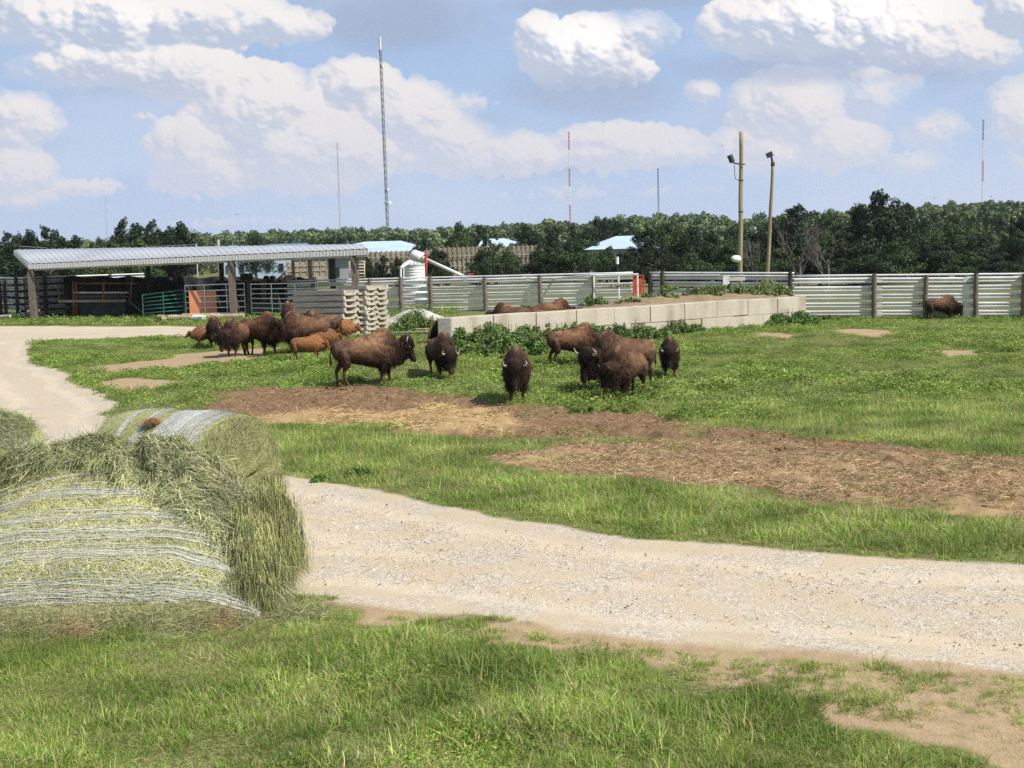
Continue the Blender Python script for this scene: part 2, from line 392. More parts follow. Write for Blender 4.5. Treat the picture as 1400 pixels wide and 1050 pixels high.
# ------------------------------------------------------------------ sky dome with cumulus clouds (colours computed per vertex)
def build_sky():
    # u = x/y, v = z/y : direction of each dome vertex
    def px(x, y): d = ray(x, y); return d[0]/d[1], d[2]/d[1]
    puffs = [ # px, py, rx, ry, strength
        (790, 70, 78, 44, 1.0), (735, 45, 30, 26, .8), (855, 98, 42, 20, .9), (865, 45, 60, 30, .35), (760, 100, 30, 24, .6),
        (1120, 30, 150, 50, 1.1), (1010, 25, 40, 30, .6), (1240, 45, 95, 52, 1.0), (1330, 70, 60, 30, .5), (1390, 10, 40, 40, .9), (1180, 85, 120, 25, .5),
        (280, 28, 115, 38, .8), (385, 35, 70, 26, .6), (150, 25, 60, 50, .8), (60, 25, 70, 44, .7), (130, 85, 95, 34, .8), (245, 98, 85, 38, .85), (300, 112, 42, 30, .7), (60, 90, 55, 26, .5),
        (355, 150, 95, 56, .95), (480, 120, 66, 36, .95), (560, 160, 70, 48, .85), (430, 205, 140, 52, .8), (265, 205, 60, 46, .75), (300, 245, 100, 26, .6), (620, 200, 60, 40, .7), (400, 130, 40, 30, .6),
        (700, 212, 80, 30, .7), (850, 202, 110, 32, .75), (930, 210, 60, 22, .5), (620, 140, 60, 22, .4),
        (15, 165, 66, 38, .8), (15, 235, 62, 34, .7), (110, 258, 60, 15, .65), (25, 270, 60, 20, .5), (195, 160, 20, 8, .4),
        (1080, 150, 80, 50, .65), (1140, 195, 70, 38, .7), (1040, 205, 70, 34, .55), (1280, 178, 50, 28, .5), (1390, 160, 46, 48, .6), (960, 125, 26, 16, .45), (1200, 130, 60, 40, .35), (1260, 225, 60, 18, .3), (1385, 225, 40, 20, .4),
        (300, 305, 160, 10, .2), (880, 262, 200, 12, .15)]
    greys = [(545, 25, 100, 40, .9), (430, 8, 60, 30, .4), (800, 120, 95, 30, .75), (840, 148, 70, 14, .4), (1090, 88, 150, 18, .7), (1240, 95, 100, 18, .5), (830, 3, 140, 14, .7), (330, 205, 26, 26, .45), (480, 160, 70, 22, .4),
        (180, 118, 110, 20, .45), (640, 165, 70, 14, .4), (720, 230, 120, 16, .35), (1000, 170, 80, 30, .25), (1330, 110, 90, 20, .3), (60, 195, 50, 14, .3)]

    us = np.arange(0, .47, .0008); us = np.concatenate([us, us[-1]+np.cumsum(.0008*1.035**np.arange(1, 112))]); us = np.concatenate([-us[:0:-1], us])
    vs = np.arange(-.006, .30, .0008); vs = np.concatenate([vs, vs[-1]+np.cumsum(.0008*1.05**np.arange(1, 75))]); vs = np.concatenate([[-.05], vs])
    nu, nv = len(us), len(vs); U, V = np.meshgrid(us, vs)
    def blob(lst, k=1.25):
        a = np.zeros_like(U)
        for (x, y, rx, ry, s_) in lst:
            u, v = px(x, y); d = np.sqrt(((U-u)*F/rx/k)**2+((V-v)*F/ry/k)**2); a = np.maximum(a, s_*(1-sstep(0, 1.35, d)))
        return a
    def nz(s, seed, o=6, sy=.75):
        a = 0; w = 1; t = 0
        for i in range(o): a = a+w*hnoise(U+i*.37, V/sy+i*.71, s/2.03**i, seed+i); t += w; w *= .55
        return a/t
    # billows: many overlapping spheres make a height field that is lit like a solid cloud
    Hh = np.zeros_like(U); rs = np.random.default_rng(5)
    def splat(u, v, r, z0):
        i0, i1 = np.searchsorted(us, [u-r, u+r]); j0, j1 = np.searchsorted(vs, [v-r, v+r])
        if i1 <= i0 or j1 <= j0: return
        d2 = (U[j0:j1, i0:i1]-u)**2+(V[j0:j1, i0:i1]-v)**2
        h = np.sqrt(np.maximum(r*r-d2, 0)); h = np.where(d2 < r*r, z0+h, 0)
        Hh[j0:j1, i0:i1] = np.maximum(Hh[j0:j1, i0:i1], h)
    extra = [(rs.uniform(-2600, 4000), rs.uniform(-500, 230), rs.uniform(60, 150), rs.uniform(25, 60), rs.uniform(.5, 1)) for _ in range(60)]
    extra = [e for e in extra if not (-120 < e[0] < 1520 and e[1] > -60)]
    for (x, y, rx, ry, s_) in puffs+extra:
        u, v = px(x, y); ru, rv = rx/F, ry/F; n = int(50+rx*ry/22)
        for k in range(n):
            a = rs.uniform(0, 6.283); q = math.sqrt(rs.uniform(0, 1)); cu, cv = q*math.cos(a), q*math.sin(a)
            if cv < -.55 and rs.uniform() < .7: continue
            r = min(ru, rv)*(.16+.42*(1-q)*rs.uniform(.5, 1.2)+.16*rs.uniform())
            splat(u+cu*ru*1.02, v+cv*rv*1.0, r, .35*min(ru, rv)*(1-q*q)*(1.0)+.002)
    n_f = nz(.05, 3); n_g = nz(.018, 13)
    def blur(a, n):
        for _ in range(n):
            a = (a+np.roll(a, 1, 1)+np.roll(a, -1, 1))/3; a = (a+np.roll(a, 1, 0)+np.roll(a, -1, 0))/3
        return a
    n_h = nz(.007, 23, 4); Hs = blur(Hh, 1)*(.75+.5*n_g)+(.011*(n_g-.5)+.0025*(n_h-.5))*(Hh > 0)
    gy, gx = np.gradient(blur(Hs, 1)); gx = gx/np.gradient(us)[None, :]; gy = gy/np.gradient(vs)[:, None]
    nn = np.sqrt(gx**2+gy**2+1.0); ndl = (-gx*.50-gy*.62+.60)/nn
    Hb = blur(Hh, 22); gy2, gx2 = np.gradient(Hb); gx2 = gx2/np.gradient(us)[None, :]; gy2 = gy2/np.gradient(vs)[:, None]
    big = (-gx2*.5-gy2*.8)/np.sqrt(gx2**2+gy2**2+.3)
    lit = sstep(0, 1.05, .60*ndl+.6*big+.27+.10*(1-sstep(.08, .16, V)))
    wgt = blur(blob(puffs+extra, 1.35), 2)
    dens = blur((Hh > 0).astype(float), 1)*1.0+1.0*(n_f-.5)+.6*(n_g-.5)+.4*(n_h-.5)+.9*wgt-.55
    alpha = sstep(.22, .68, dens)*sstep(.0, .45, wgt+.5*(n_f-.5))
    g = blob(greys, 1.45)+.9*(n_f-.5)*blob(greys, 2.0)
    ga = sstep(.05, .75, g)
    t = sstep(0, .20, V)[..., None]
    A = lambda *c: np.array(c)
    base = A(.47, .575, .77)*(1-t)+A(.365, .52, .775)*t
    th = sstep(.40, .70, nz(.14, 33, 6, .42))[..., None]; base = base*(1-.55*th)+A(.56, .64, .80)*.55*th
    base = base*(1-.85*ga[..., None])+A(.35, .435, .60)*.85*ga[..., None]
    li = sstep(.05, .19, V)[..., None]; L_ = lit[..., None]
    shade = A(.60, .62, .71)*(1-li)+A(.50, .565, .70)*li; bright = A(.88, .83, .83)*(1-li)+A(1.08, 1.03, .99)*li
    bright = bright*(.86+.2*blob([(790, 75, 90, 50, 1), (1150, 30, 130, 50, 1), (150, 40, 90, 40, .6)])[..., None])
    cc = shade*(1-L_)+bright*L_
    al = (alpha*(.80+.15*sstep(.06, .15, V)))[..., None]; c = base*(1-al)+cc*al
    fg = (sstep(.1, .9, blob([(800, 128, 100, 30, 1), (1090, 95, 170, 22, .8), (1250, 100, 100, 16, .6), (180, 118, 110, 16, .4), (345, 208, 34, 26, .5)], 1.2)+.8*(n_f-.5)+.5*(n_g-.5)))[..., None]*.75
    c = c*(1-fg)+A(.40, .48, .655)*fg
    c = c*(.90+.09*(1-sstep(.02, .16, V)))[..., None]
    fade = 1-np.maximum(sstep(1.0, 1.6, np.abs(U)), sstep(.40, .60, V))
    d = np.stack([U, np.ones_like(U), V], -1); d /= np.linalg.norm(d, axis=-1, keepdims=True); v3 = (d*9000).reshape(-1, 3)
    ii = np.arange(nu*nv).reshape(nv, nu); f = np.stack([ii[:-1, :-1].ravel(), ii[:-1, 1:].ravel(), ii[1:, 1:].ravel(), ii[1:, :-1].ravel()], 1)
    m = bpy.data.materials.new('sky'); m.use_nodes = True; N, L = nt(m); N.clear()
    at = N.new('ShaderNodeAttribute'); at.attribute_name = 'col'; fa = N.new('ShaderNodeAttribute'); fa.attribute_name = 'fade'
    em = N.new('ShaderNodeEmission'); tr = N.new('ShaderNodeBsdfTransparent'); ms = N.new('ShaderNodeMixShader'); out = N.new('ShaderNodeOutputMaterial')
    L.new(at.outputs['Color'], em.inputs[0]); L.new(fa.outputs['Fac'], ms.inputs[0]); L.new(tr.outputs[0], ms.inputs[1]); L.new(em.outputs[0], ms.inputs[2]); L.new(ms.outputs[0], out.inputs[0])
    m.cycles.emission_sampling = 'NONE'
    o = mesh_np('sky', v3, f, m, col=c.reshape(-1, 3), smooth=True); a = o.data.attributes.new('fade', 'FLOAT', 'POINT'); a.data.foreach_set('value', fade.ravel().astype(np.float32))
    o.location = (0, 0, CAMZ)
    tag(o, 'hazy blue sky with heaped white clouds', 'sky', kind='structure')

# ------------------------------------------------------------------ grass
GREENS = [(.215, .36, .06), (.31, .465, .08), (.42, .54, .12), (.53, .60, .19), (.14, .245, .045)]
DRY = [(.62, .54, .28), (.74, .66, .40), (.50, .45, .22)]
def tuft(name, n, rad, h, w, cols, mat, spread=.5, seed=1, droop=.5, ws=None, K=3):
    rs = np.random.default_rng(seed); a = rs.uniform(0, 6.28, n); r = rad*np.sqrt(rs.uniform(0, 1, n))
    p = np.stack([r*np.cos(a), r*np.sin(a), np.full(n, -.01)], 1)
    d = np.stack([np.cos(a)*spread*rs.uniform(0, 1.3, n)+rs.normal(0, .2, n), np.sin(a)*spread*rs.uniform(0, 1.3, n)+rs.normal(0, .2, n), np.ones(n)], 1)
    v, f, k = ribbons(p, d, h*rs.uniform(.45, 1.25, n), w*rs.uniform(.7, 1.3, n), droop=droop, bend=.25, K=K, rs=rs)
    c = np.repeat(palette(n, cols, rs, .38, ws), k, 0)
    return mesh_np(name, v, f, mat, col=c, link=False)
def leafy(name, n, rad, h, size, cols, mat, seed=1, ws=None):
    """weed clump: small pointed leaves spread through a low dome"""
    rs = np.random.default_rng(seed); a = rs.uniform(0, 6.28, n); r = rad*rs.uniform(0, 1, n)**.6; zz = h*rs.uniform(.1, 1, n)*(1-.6*(r/rad)**2)
    p = np.stack([r*np.cos(a), r*np.sin(a), zz], 1); d = np.stack([np.cos(a), np.sin(a), rs.uniform(-.2, .9, n)], 1)+rs.normal(0, .5, (n, 3))
    v, f, k = ribbons(p, d, size*rs.uniform(.7, 1.4, n), size*.55, droop=.4, bend=.2, K=2, rs=rs)
    c = np.repeat(palette(n, cols, rs, .25, ws), k, 0)
    return mesh_np(name, v, f, mat, col=c, link=False)
def build_haze():
    m = bpy.data.materials.new('haze'); m.use_nodes = True; N, L = nt(m); N.clear(); out = N.new('ShaderNodeOutputMaterial'); v = N.new('ShaderNodeVolumePrincipled')
    v.inputs['Color'].default_value = (.86, .92, 1, 1); v.inputs['Density'].default_value = .00010; v.inputs['Anisotropy'].default_value = .1; L.new(v.outputs[0], out.inputs['Volume'])
    mb = MB(); mb.box((0, 100, 82), (8600, 8600, 176)); o = mb.build('haze', m); tag(o, 'thin summer haze over the whole place', 'haze', kind='stuff')
def build_grass():
    gm = M('grass_blades', (.55, .6, .5), (1.2, 1.15, 1.2), attr='col', rough=.6, scale=.8, stretch='world', rand=.2, trans=.45, detail=5)
    w1 = np.array([.2, .25, .2, .12, .05, .08, .06, .07]); w1 = w1/w1.sum(); GC = GREENS+DRY
    near = [tuft('t%d' % i, 34, .085, .15, .0072, GC, gm, seed=i+1, ws=w1) for i in range(4)]
    near += [tuft('td%d' % i, 26, .09, .13, .005, GC, gm, seed=i+21, spread=1.1, ws=np.array([1, 1, 1, 1, 1, 3, 3, 2.])/13) for i in range(2)]
    near += [leafy('tl%d' % i, 30, .10, .05, .026, GREENS[1:4]+GREENS[:1], gm, seed=40+i) for i in range(2)]
    def region(n, y0, y1, mx):
        y = np.sqrt(rng.uniform(y0**2, y1**2, n)); x = rng.uniform(-1, 1, n)*(.415*y+mx); return x, y
    # foreground
    x, y = region(30000, 6.6, 14.5, .9)
    road = zone('road', x, y); sand = zone('sand', x, y); bare = bare_at(x, y, ('road', 'sand'))
    nz = fbm(x, y, .8, 31); nz2 = fbm(x, y, .35, 33)
    keep = (bare < .0) | ((sand > 0) & (road < -.25) & (nz2+.25*(fbm(x, y, .15, 34)-.5) > .38) & (rng.uniform(0, 1, len(x)) < .62))
    keep |= (sand > 0) & (road < -.3) & (fbm(x, y, .3, 39) > np.where(y < 10.2, .44, .56)) & (rng.uniform(0, 1, len(x)) < .55)
    keep &= (fbm(x, y, .38, 37) > .38) | (rng.uniform(0, 1, len(x)) < .5)
    keep &= (y < 13.0)
    sc_ = (.30+1.0*fbm(x, y, 1.0, 35)**1.3+.9*np.maximum(fbm(x, y, .25, 36)-.5, 0)*2)*rng.uniform(.5, 1.35, len(x))*np.where(bare > -.25, .62, 1.0)
    idx = np.where(fbm(x, y, 1.5, 41)*rng.uniform(.6, 1.4, len(x)) > .62, rng.integers(4, 6, len(x)), rng.integers(0, 4, len(x)))
    idx = np.where((fbm(x, y, .9, 43) > .72) & (rng.uniform(0, 1, len(x)) < .6), rng.integers(6, 8, len(x)), idx)
    x, y, s, idx = x[keep], y[keep], sc_[keep], idx[keep]
    scatter('foreground_grass', np.stack([x, y, terrain(x, y)-.0], 1), s, near, 'long mixed green grass in front of the gravel road', 'grass', idx=idx, tilt=.12)
    # strip between the road and the mud
    x, y = region(46000, 13.0, 29, 1.5)
    bare = bare_at(x, y)
    m0 = np.maximum(zone('mud', x, y), zone('litter', x, y))
    keep = (bare < .0) | ((m0 > -.1) & (zone('road', x, y) < -.2) & (fbm(x, y, .9, 53)+.4*(fbm(x, y, .25, 54)-.5) > .60) & (rng.uniform(0, 1, len(x)) < .5))
    sc_ = (.75+.55*fbm(x, y, 1.8, 55))*rng.uniform(.6, 1.3, len(x))*np.where(bare > -.35, .6, 1.0)*1.15
    idx = np.where(fbm(x, y, 2.2, 57)*rng.uniform(.6, 1.4, len(x)) > .62, rng.integers(4, 6, len(x)), rng.integers(0, 4, len(x)))
    idx = np.where(rng.uniform(0, 1, len(x)) < .1, rng.integers(6, 8, len(x)), idx)
    keep &= (fbm(x, y, .5, 58) > .38) | (rng.uniform(0, 1, len(x)) < .3)
    x, y, s, idx = x[keep], y[keep], sc_[keep], idx[keep]
    scatter('verge_grass', np.stack([x, y, terrain(x, y)], 1), s, near, 'bright green grass strip between the gravel road and the trodden mud', 'grass', idx=idx, tilt=.12)
    # pasture
    LG = [(.215, .36, .07), (.29, .44, .09), (.41, .49, .14), (.16, .25, .05), (.52, .52, .23)]
    past = [leafy('w%d' % i, 46, .20, .11, .05, LG, gm, seed=70+i) for i in range(4)] + [tuft('wt%d' % i, 34, .18, .16, .014, GC, gm, seed=80+i, spread=.8, ws=w1, K=2) for i in range(3)]
    past += [leafy('wd%d' % i, 70, .20, .26, .065, GREENS, gm, seed=90+i) for i in range(2)]
    x, y = region(64000, 26, 64, 3)
    bare = bare_at(x, y)
    keep = (bare < .05) & ((fbm(x, y, 2.6, 62, 4) > .34) | (rng.uniform(0, 1, len(x)) < .25))
    weedy = np.exp(-((x-(-.5))/4.5)**2-((y-37)/6)**2)+.7*np.exp(-((x-3)/5.)**2-((y-31)/4)**2)
    wl = (44+10*(x-.5)/11.5)
    inside = (x > -3.5) & (x < 12.2) & (y > wl-.3) & (y < 66); keep &= ~inside
    keep &= rng.uniform(0, 1, len(x)) < np.where(y > 50, .8, 1)
    keep &= ~((x < -6) & (y > 63))
    sc_ = (.42+.6*fbm(x, y, 3.0, 63))*rng.uniform(.6, 1.3, len(x))*(1+.45*weedy)
    t = fbm(x, y, 2.5, 65)*rng.uniform(.7, 1.3, len(x))
    idx = np.where(t > .55, rng.integers(4, 7, len(x)), rng.integers(0, 4, len(x)))
    idx = np.where(rng.uniform(0, 1, len(x)) < .02+.42*weedy*(fbm(x, y, 1.1, 67) > .45), rng.integers(7, 9, len(x)), idx)
    x, y, s, idx = x[keep], y[keep], sc_[keep], idx[keep]
    scatter('pasture_weeds', np.stack([x, y, terrain(x, y)], 1), s, past, 'low weeds and grass over the bison pasture', 'grass', idx=idx, tilt=.15)
    # strip in front of the shed
    x = rng.uniform(-42, -3, 9000); y = rng.uniform(64, 84, 9000); r_ = zone('road', x, y)
    keep = (r_ < -.3) & (y < 80); x, y = x[keep], y[keep]
    scatter('shed_grass', np.stack([x, y, terrain(x, y)], 1), rng.uniform(.8, 1.6, len(x)), past, 'ragged grass strip along the front of the open shed', 'grass', tilt=.15)
    # straw litter on the mud / bedding patches
    sm = M('straw', (.8, .8, .8), (1.2, 1.15, 1.1), attr='col', rough=.7, scale=2, stretch='world')
    def litter(name, key, n, ybox, cols, L_, label, cat, hump=False, w=.006, zup=0.02):
        x, y = region(n*4, *ybox, 1.5); z_ = zone(key, x, y)-jitter(x, y); nz = fbm(x, y, .7, 71)
        k = np.where((z_+(nz-.5)*.6 > 0) & (fbm(x, y, .9, 75)+.5*(fbm(x, y, .25, 76)-.5) > (.30 if hump else .36)))[0][:n]; x, y = x[k], y[k]; m_ = len(x)
        z = terrain(x, y)+rng.uniform(.01, .05, m_)+zup
        if hump: z = terrain(x, y)+sstep(-.1, .5, z_[k])*(.02+.10*np.exp(-((x-P(605, 560, 27)[0])/1.3)**2))+rng.uniform(0, .06, m_)
        a = rng.uniform(0, 6.28, m_); d = np.stack([np.cos(a), np.sin(a), rng.normal(.12, .22, m_)], 1)
        v, f, kk = ribbons(np.stack([x, y, z], 1), d, L_*rng.uniform(.5, 1.5, m_), w, droop=.25, bend=.3, K=2)
        c = np.repeat(palette(m_, cols, None, .25), kk, 0)
        o = mesh_np(name, v, f, sm, col=c); tag(o, label, cat, kind='stuff')
    litter('straw_heap', 'straw', 20000, (23, 33), [(.52, .38, .18), (.64, .50, .27), (.38, .26, .12), (.56, .42, .22)], .22, 'golden loose straw heaped on the mud strip', 'straw', True, .012)
    litter('hay_litter', 'litter', 60000, (14, 27), [(.46, .34, .19), (.66, .52, .32), (.26, .18, .10), (.52, .38, .21), (.34, .24, .14)], .13, 'trampled brown hay bedding spread beside the grass strip', 'litter', False, .007)
    litter('mud_litter', 'mud', 22000, (20, 36), [(.28, .18, .10), (.42, .29, .15), (.16, .10, .055), (.5, .36, .2)], .12, 'dry stalks trodden into the brown mud strip', 'litter', False, .008)
    # gravel stones and dry scraps on the road
    sto = M('stones', (.42, .36, .28), (.75, .68, .57), rough=.9, scale=.7, stretch='world', rand=.25)
    ks = []
    for i in range(4):
        rs = np.random.default_rng(i); mb = MB(); ang = rs.uniform(0, 6.28)
        v = []; 
        for (a, b, c) in [(1, 0, 0), (-1, 0, 0), (0, 1, 0), (0, -1, 0), (0, 0, 1), (0, 0, -.6)]:
            v.append(np.array([a, b*.8, c*.6])*rs.uniform(.7, 1.2)*.012)
        mb.add(v, [(0, 2, 4), (2, 1, 4), (1, 3, 4), (3, 0, 4), (2, 0, 5), (1, 2, 5), (3, 1, 5), (0, 3, 5)])
        o = mb.build('s', sto); COL.objects.unlink(o); ks.append(o)
    x, y = region(60000, 8, 22, .8); k = np.maximum(zone('road', x, y), zone('sand', x, y)-.0) > -.1; x, y = x[k], y[k]; k = (zone('road', x, y) > 0) | (rng.uniform(0, 1, len(x)) < .5); x, y = x[k], y[k]
    scatter('gravel_stones', np.stack([x, y, terrain(x, y)-.048], 1), rng.lognormal(-.35, .45, len(x)), ks, 'loose pale gravel stones over the road', 'gravel', tilt=.4)
    x, y = region(9000, 8, 24, .8); k = (np.maximum(zone('road', x, y), zone('sand', x, y)) > -.2) & (fbm(x, y, 1.0, 81) > .52); x, y = x[k], y[k]; n = len(x)
    a = rng.uniform(0, 6.28, n)
    v, f, kk = ribbons(np.stack([x, y, terrain(x, y)-.035], 1), np.stack([np.cos(a), np.sin(a), rng.normal(.03, .1, n)], 1), rng.uniform(.03, .16, n), .007, droop=.1, bend=.4, K=2)
    o = mesh_np('road_scraps', v, f, sm, col=np.repeat(palette(n, [(.4, .3, .15), (.25, .18, .1), (.5, .42, .22)]), kk, 0)); tag(o, 'dry hay scraps blown across the gravel road and sandy edge', 'hay', kind='stuff')
    x, y = region(9000, 14, 40, 1.5); k = (np.maximum(zone('mud', x, y), zone('litter', x, y))+(fbm(x, y, .6, 83)-.5)*1.5 > .1) & (fbm(x, y, 1.2, 84) > .48); x, y = x[k], y[k]
    clm = M('clods', (.10, .06, .035), (.24, .15, .09), rough=.95, scale=3, stretch='world', rand=.3); cks = []
    for k_ in ks:
        me = k_.data.copy(); me.materials.clear(); me.materials.append(clm); cks.append(bpy.data.objects.new('clod', me))
    scatter('mud_clods', np.stack([x, y, terrain(x, y)+.01], 1), rng.lognormal(.9, .5, len(x)), cks, 'dark clods of dung and mud on the trodden strips', 'clods', tilt=.5)
    x, y = region(1500, 8, 22, .8); k = (zone('road', x, y) > -1.6) & (zone('road', x, y) < 1.2) & ((zone('road', x, y) > -.4) | (zone('sand', x, y) > 0)); x, y = x[k], y[k]
    scatter('road_clods', np.stack([x, y, terrain(x, y)-.03], 1), np.minimum(rng.lognormal(-.1, .45, len(x)), 1.7), cks, 'scattered brown clods along the edges of the gravel road', 'clods', tilt=.5)
# ------------------------------------------------------------------ bison
def loft(secs, n=20, sq=2.2):
    """secs: list of (x, y, ztop, zbot, halfwidth, topnarrow)"""
    v = []; f = []
    for (x, y, zt, zb, w, tn) in secs:
        c = (zt+zb)/2; h = (zt-zb)/2
        for j in range(n):
            a = 2*math.pi*j/n; ca, sa = math.cos(a), math.sin(a)
            yy = w*math.copysign(abs(ca)**(2/sq), ca); zz = h*math.copysign(abs(sa)**(2/sq), sa)
            if sa > 0: yy *= 1-tn*(sa**1.5)
            v.append((x, y+yy, c+zz))
    m = len(secs)
    for i in range(m-1):
        for j in range(n): f.append((i*n+j, i*n+(j+1) % n, (i+1)*n+(j+1) % n, (i+1)*n+j))
    f.append(tuple(range(n-1, -1, -1))); f.append(tuple((m-1)*n+j for j in range(n)))
    return v, f
def ball(c, r, n=12):
    r = (r, r, r) if np.isscalar(r) else r; v = [(c[0], c[1], c[2]+r[2])]; f = []
    for i in range(1, n//2):
        t = math.pi*i/(n//2)
        for j in range(n): a = 2*math.pi*j/n; v.append((c[0]+r[0]*math.sin(t)*math.cos(a), c[1]+r[1]*math.sin(t)*math.sin(a), c[2]+r[2]*math.cos(t)))
    v.append((c[0], c[1], c[2]-r[2])); k = n//2-1
    for j in range(n):
        f.append((0, 1+j, 1+(j+1) % n)); f.append((len(v)-1, 1+(k-1)*n+(j+1) % n, 1+(k-1)*n+j))
        for i in range(k-1): f.append((1+i*n+j, 1+(i+1)*n+j, 1+(i+1)*n+(j+1) % n, 1+i*n+(j+1) % n))
    return v, f
BM = {}
def bison_mesh(pitch=60, yaw=0, neck=0.0, calf=False, bull=False, tail='down', stride=0.0, lying=False, seed=0, coat=0.0, kneck=0.0):
    """head pitch below horizontal and yaw in degrees; neck lowers the head; local +X is forward"""
    key = (pitch, yaw, neck, calf, bull, tail, stride, lying, seed, coat)
    if key in BM: return BM[key]
    rs = np.random.default_rng(seed+100)
    mb = MB()
    hump = .78 if not calf else .35
    H = lambda base, add: base+add*hump/.78
    B = 1.12 if bull else 1.0
    leg = 0.0
    secs = [(-1.20, 0, 1.10, .92, .09, .1), (-1.15, 0, 1.20, .76, .20, .15), (-1.0, 0, 1.275, .66, .29, .2), (-.78, 0, 1.30, .62, .33, .25), (-.5, 0, 1.31, .575, .365, .3),
            (-.2, 0, H(1.33, .02), .53, .385, .35), (.1, 0, H(1.34, .10), .46, .385*B**.5, .45), (.32, 0, H(1.34, .22), .43, .37*B, .55), (.5, 0, H(1.33, .28), .43, .35*B, .6), (.68, 0, H(1.30, .23), .46, .31*B, .58),
            (.84, 0, H(1.25, .12), .58, .26*B, .5), (.98, 0, 1.22-.2*neck, .64-.2*neck, .215*B, .35), (1.10, 0, 1.15-.35*neck, .70-.35*neck, .18*B, .25), (1.18, 0, 1.10-.4*neck, .74-.4*neck, .15*B, .2)]
    mb.add(*loft(secs))
    ss = (2.3 if not calf else 2.0)
    # head frame
    p, q = R(pitch), R(yaw)
    hx = np.array([math.cos(p)*math.cos(q), math.cos(p)*math.sin(q), -math.sin(p)]); hy = np.array([-math.sin(q), math.cos(q), 0]); hz = np.cross(hx, hy)
    poll = np.array([1.20+.04*math.cos(q)-.05*abs(neck), .10*math.sin(q), 1.13-.48*neck])
    hs = 1.28 if bull else 1.13
    if calf: hs = .92
    def hp(a, b, c): return poll+hs*(a*hx+b*hy+c*hz)
    Rm = np.stack([hx, hy, hz], 1)
    def addh(v, f): mb.add([poll+hs*(Rm@np.array(t)) for t in v], f)
    addh(*loft([(-.16, 0, .08, -.12, .10, 0), (-.08, 0, .14, -.19, .155, 0), (.05, 0, .145, -.22, .165, 0), (.18, 0, .11, -.19, .14, 0), (.30, 0, .075, -.15, .11, 0), (.40, 0, .055, -.125, .09, 0), (.47, 0, .045, -.115, .085, 0), (.51, 0, .015, -.08, .06, 0)], 16))
    if not calf: addh(*ball((.02, 0, .09), (.19, .17, .15))); addh(*ball((-.05, 0, .04), (.17, .22, .19))); addh(*ball((.10, 0, -.13), (.19, .16, .17)))
    else: addh(*ball((0, 0, .06), (.13, .13, .09)))
    for s in (1, -1):
        c = hp(-.03, s*.17, -.04); e = hp(-.05, s*.30, -.07)
        mb.tube([c, (c+e)/2, e], [.035, .05, .012], 8)
    # neck mass linking the head
    n0 = np.array([.95, 0, .95-.1*neck]); 
    for t in np.linspace(0, 1, 7):
        c = n0*(1-t)+(poll-.05*hx-.04*hz)*t; mb.add(*ball(tuple(c), (.25-.05*t)*(1 if not calf else .72)))
    # beard and throat mane
    if not calf:
        bl = .26 if bull else .15
        c = hp(.26, 0, -.15); mb.tube([c, c+np.array([0, 0, -bl*.6]), c+np.array([0, 0, -bl])], [.085, .06, .015], 10)
        c = np.array([1.0, 0, .62-.25*neck]); mb.add(*ball(tuple(c), (.2, .14, .2 if bull else .15)))
    # legs
    def legp(pts): 
        pp = []; rr = []
        for i in range(len(pts)-1):
            a = np.array(pts[i][:3]); b = np.array(pts[i+1][:3]); n = 6
            for k in range(n): t = k/n; pp.append(a*(1-t)+b*t); rr.append(pts[i][3]*(1-t)+pts[i+1][3]*t)
        pp.append(np.array(pts[-1][:3])); rr.append(pts[-1][3]); mb.tube(pp, rr, 10)
    k = .62 if calf else 1.0
    if not lying:
        for s in (1, -1):
            st = stride*s
            pant = .115 if (bull or not calf) else .08
            legp([(.52, s*.18, .85, .19*k**.5), (.50+.05*st, s*.19, .66, .15*k**.5), (.50+.12*st, s*.18, .46, pant), (.52+.18*st, s*.17, .33, .062*k**.4), (.52+.22*st, s*.165, .20, .048), (.52+.25*st, s*.165, .10, .052), (.55+.27*st, s*.165, .06, .055), (.57+.27*st, s*.165, .0, .066)])
            sh = -.8*stride*s
            legp([(-.88, s*.17, 1.0, .20), (-.84+.05*sh, s*.20, .78, .175), (-.80+.1*sh, s*.20, .60, .125), (-.93+.15*sh, s*.18, .44, .07), (-.97+.17*sh, s*.17, .36, .055), (-.93+.22*sh, s*.165, .20, .043), (-.90+.25*sh, s*.165, .09, .05), (-.87+.25*sh, s*.165, .05, .053), (-.85+.25*sh, s*.165, 0, .064)])
    else:
        for s in (1, -1):
            legp([(.5, s*.2, .75, .17), (.75, s*.3, .56, .09), (.45, s*.32, .52, .06), (.3, s*.30, .51, .055)])
            legp([(-.85, s*.2, .8, .2), (-.45, s*.36, .62, .12), (-.85, s*.42, .53, .06), (-.6, s*.44, .51, .055)])
    tl = {'down': [(-1.16, 0, 1.17, .04), (-1.25, 0, 1.05, .03), (-1.27, .01, .85, .022), (-1.26, .02, .68, .045), (-1.25, .02, .5, .012)],
          'out': [(-1.15, 0, 1.18, .04), (-1.3, .02, 1.2, .03), (-1.48, .04, 1.12, .026), (-1.62, .05, 1.06, .05), (-1.78, .05, .98, .015)],
          'side': [(-1.15, 0, 1.18, .04), (-1.2, -.15, 1.2, .03), (-1.2, -.32, 1.18, .026), (-1.2, -.45, 1.16, .05), (-1.2, -.6, 1.1, .015)]}[tail]
    legp(tl)
    # one continuous skin
    me = bpy.data.meshes.new('b'); me.from_pydata(mb.v, [], mb.f); tmp = bpy.data.objects.new('b', me); COL.objects.link(tmp)
    rm = tmp.modifiers.new('r', 'REMESH'); rm.mode = 'VOXEL'; rm.voxel_size = .028; sm = tmp.modifiers.new('s', 'SMOOTH'); sm.iterations = 3; sm.factor = .6
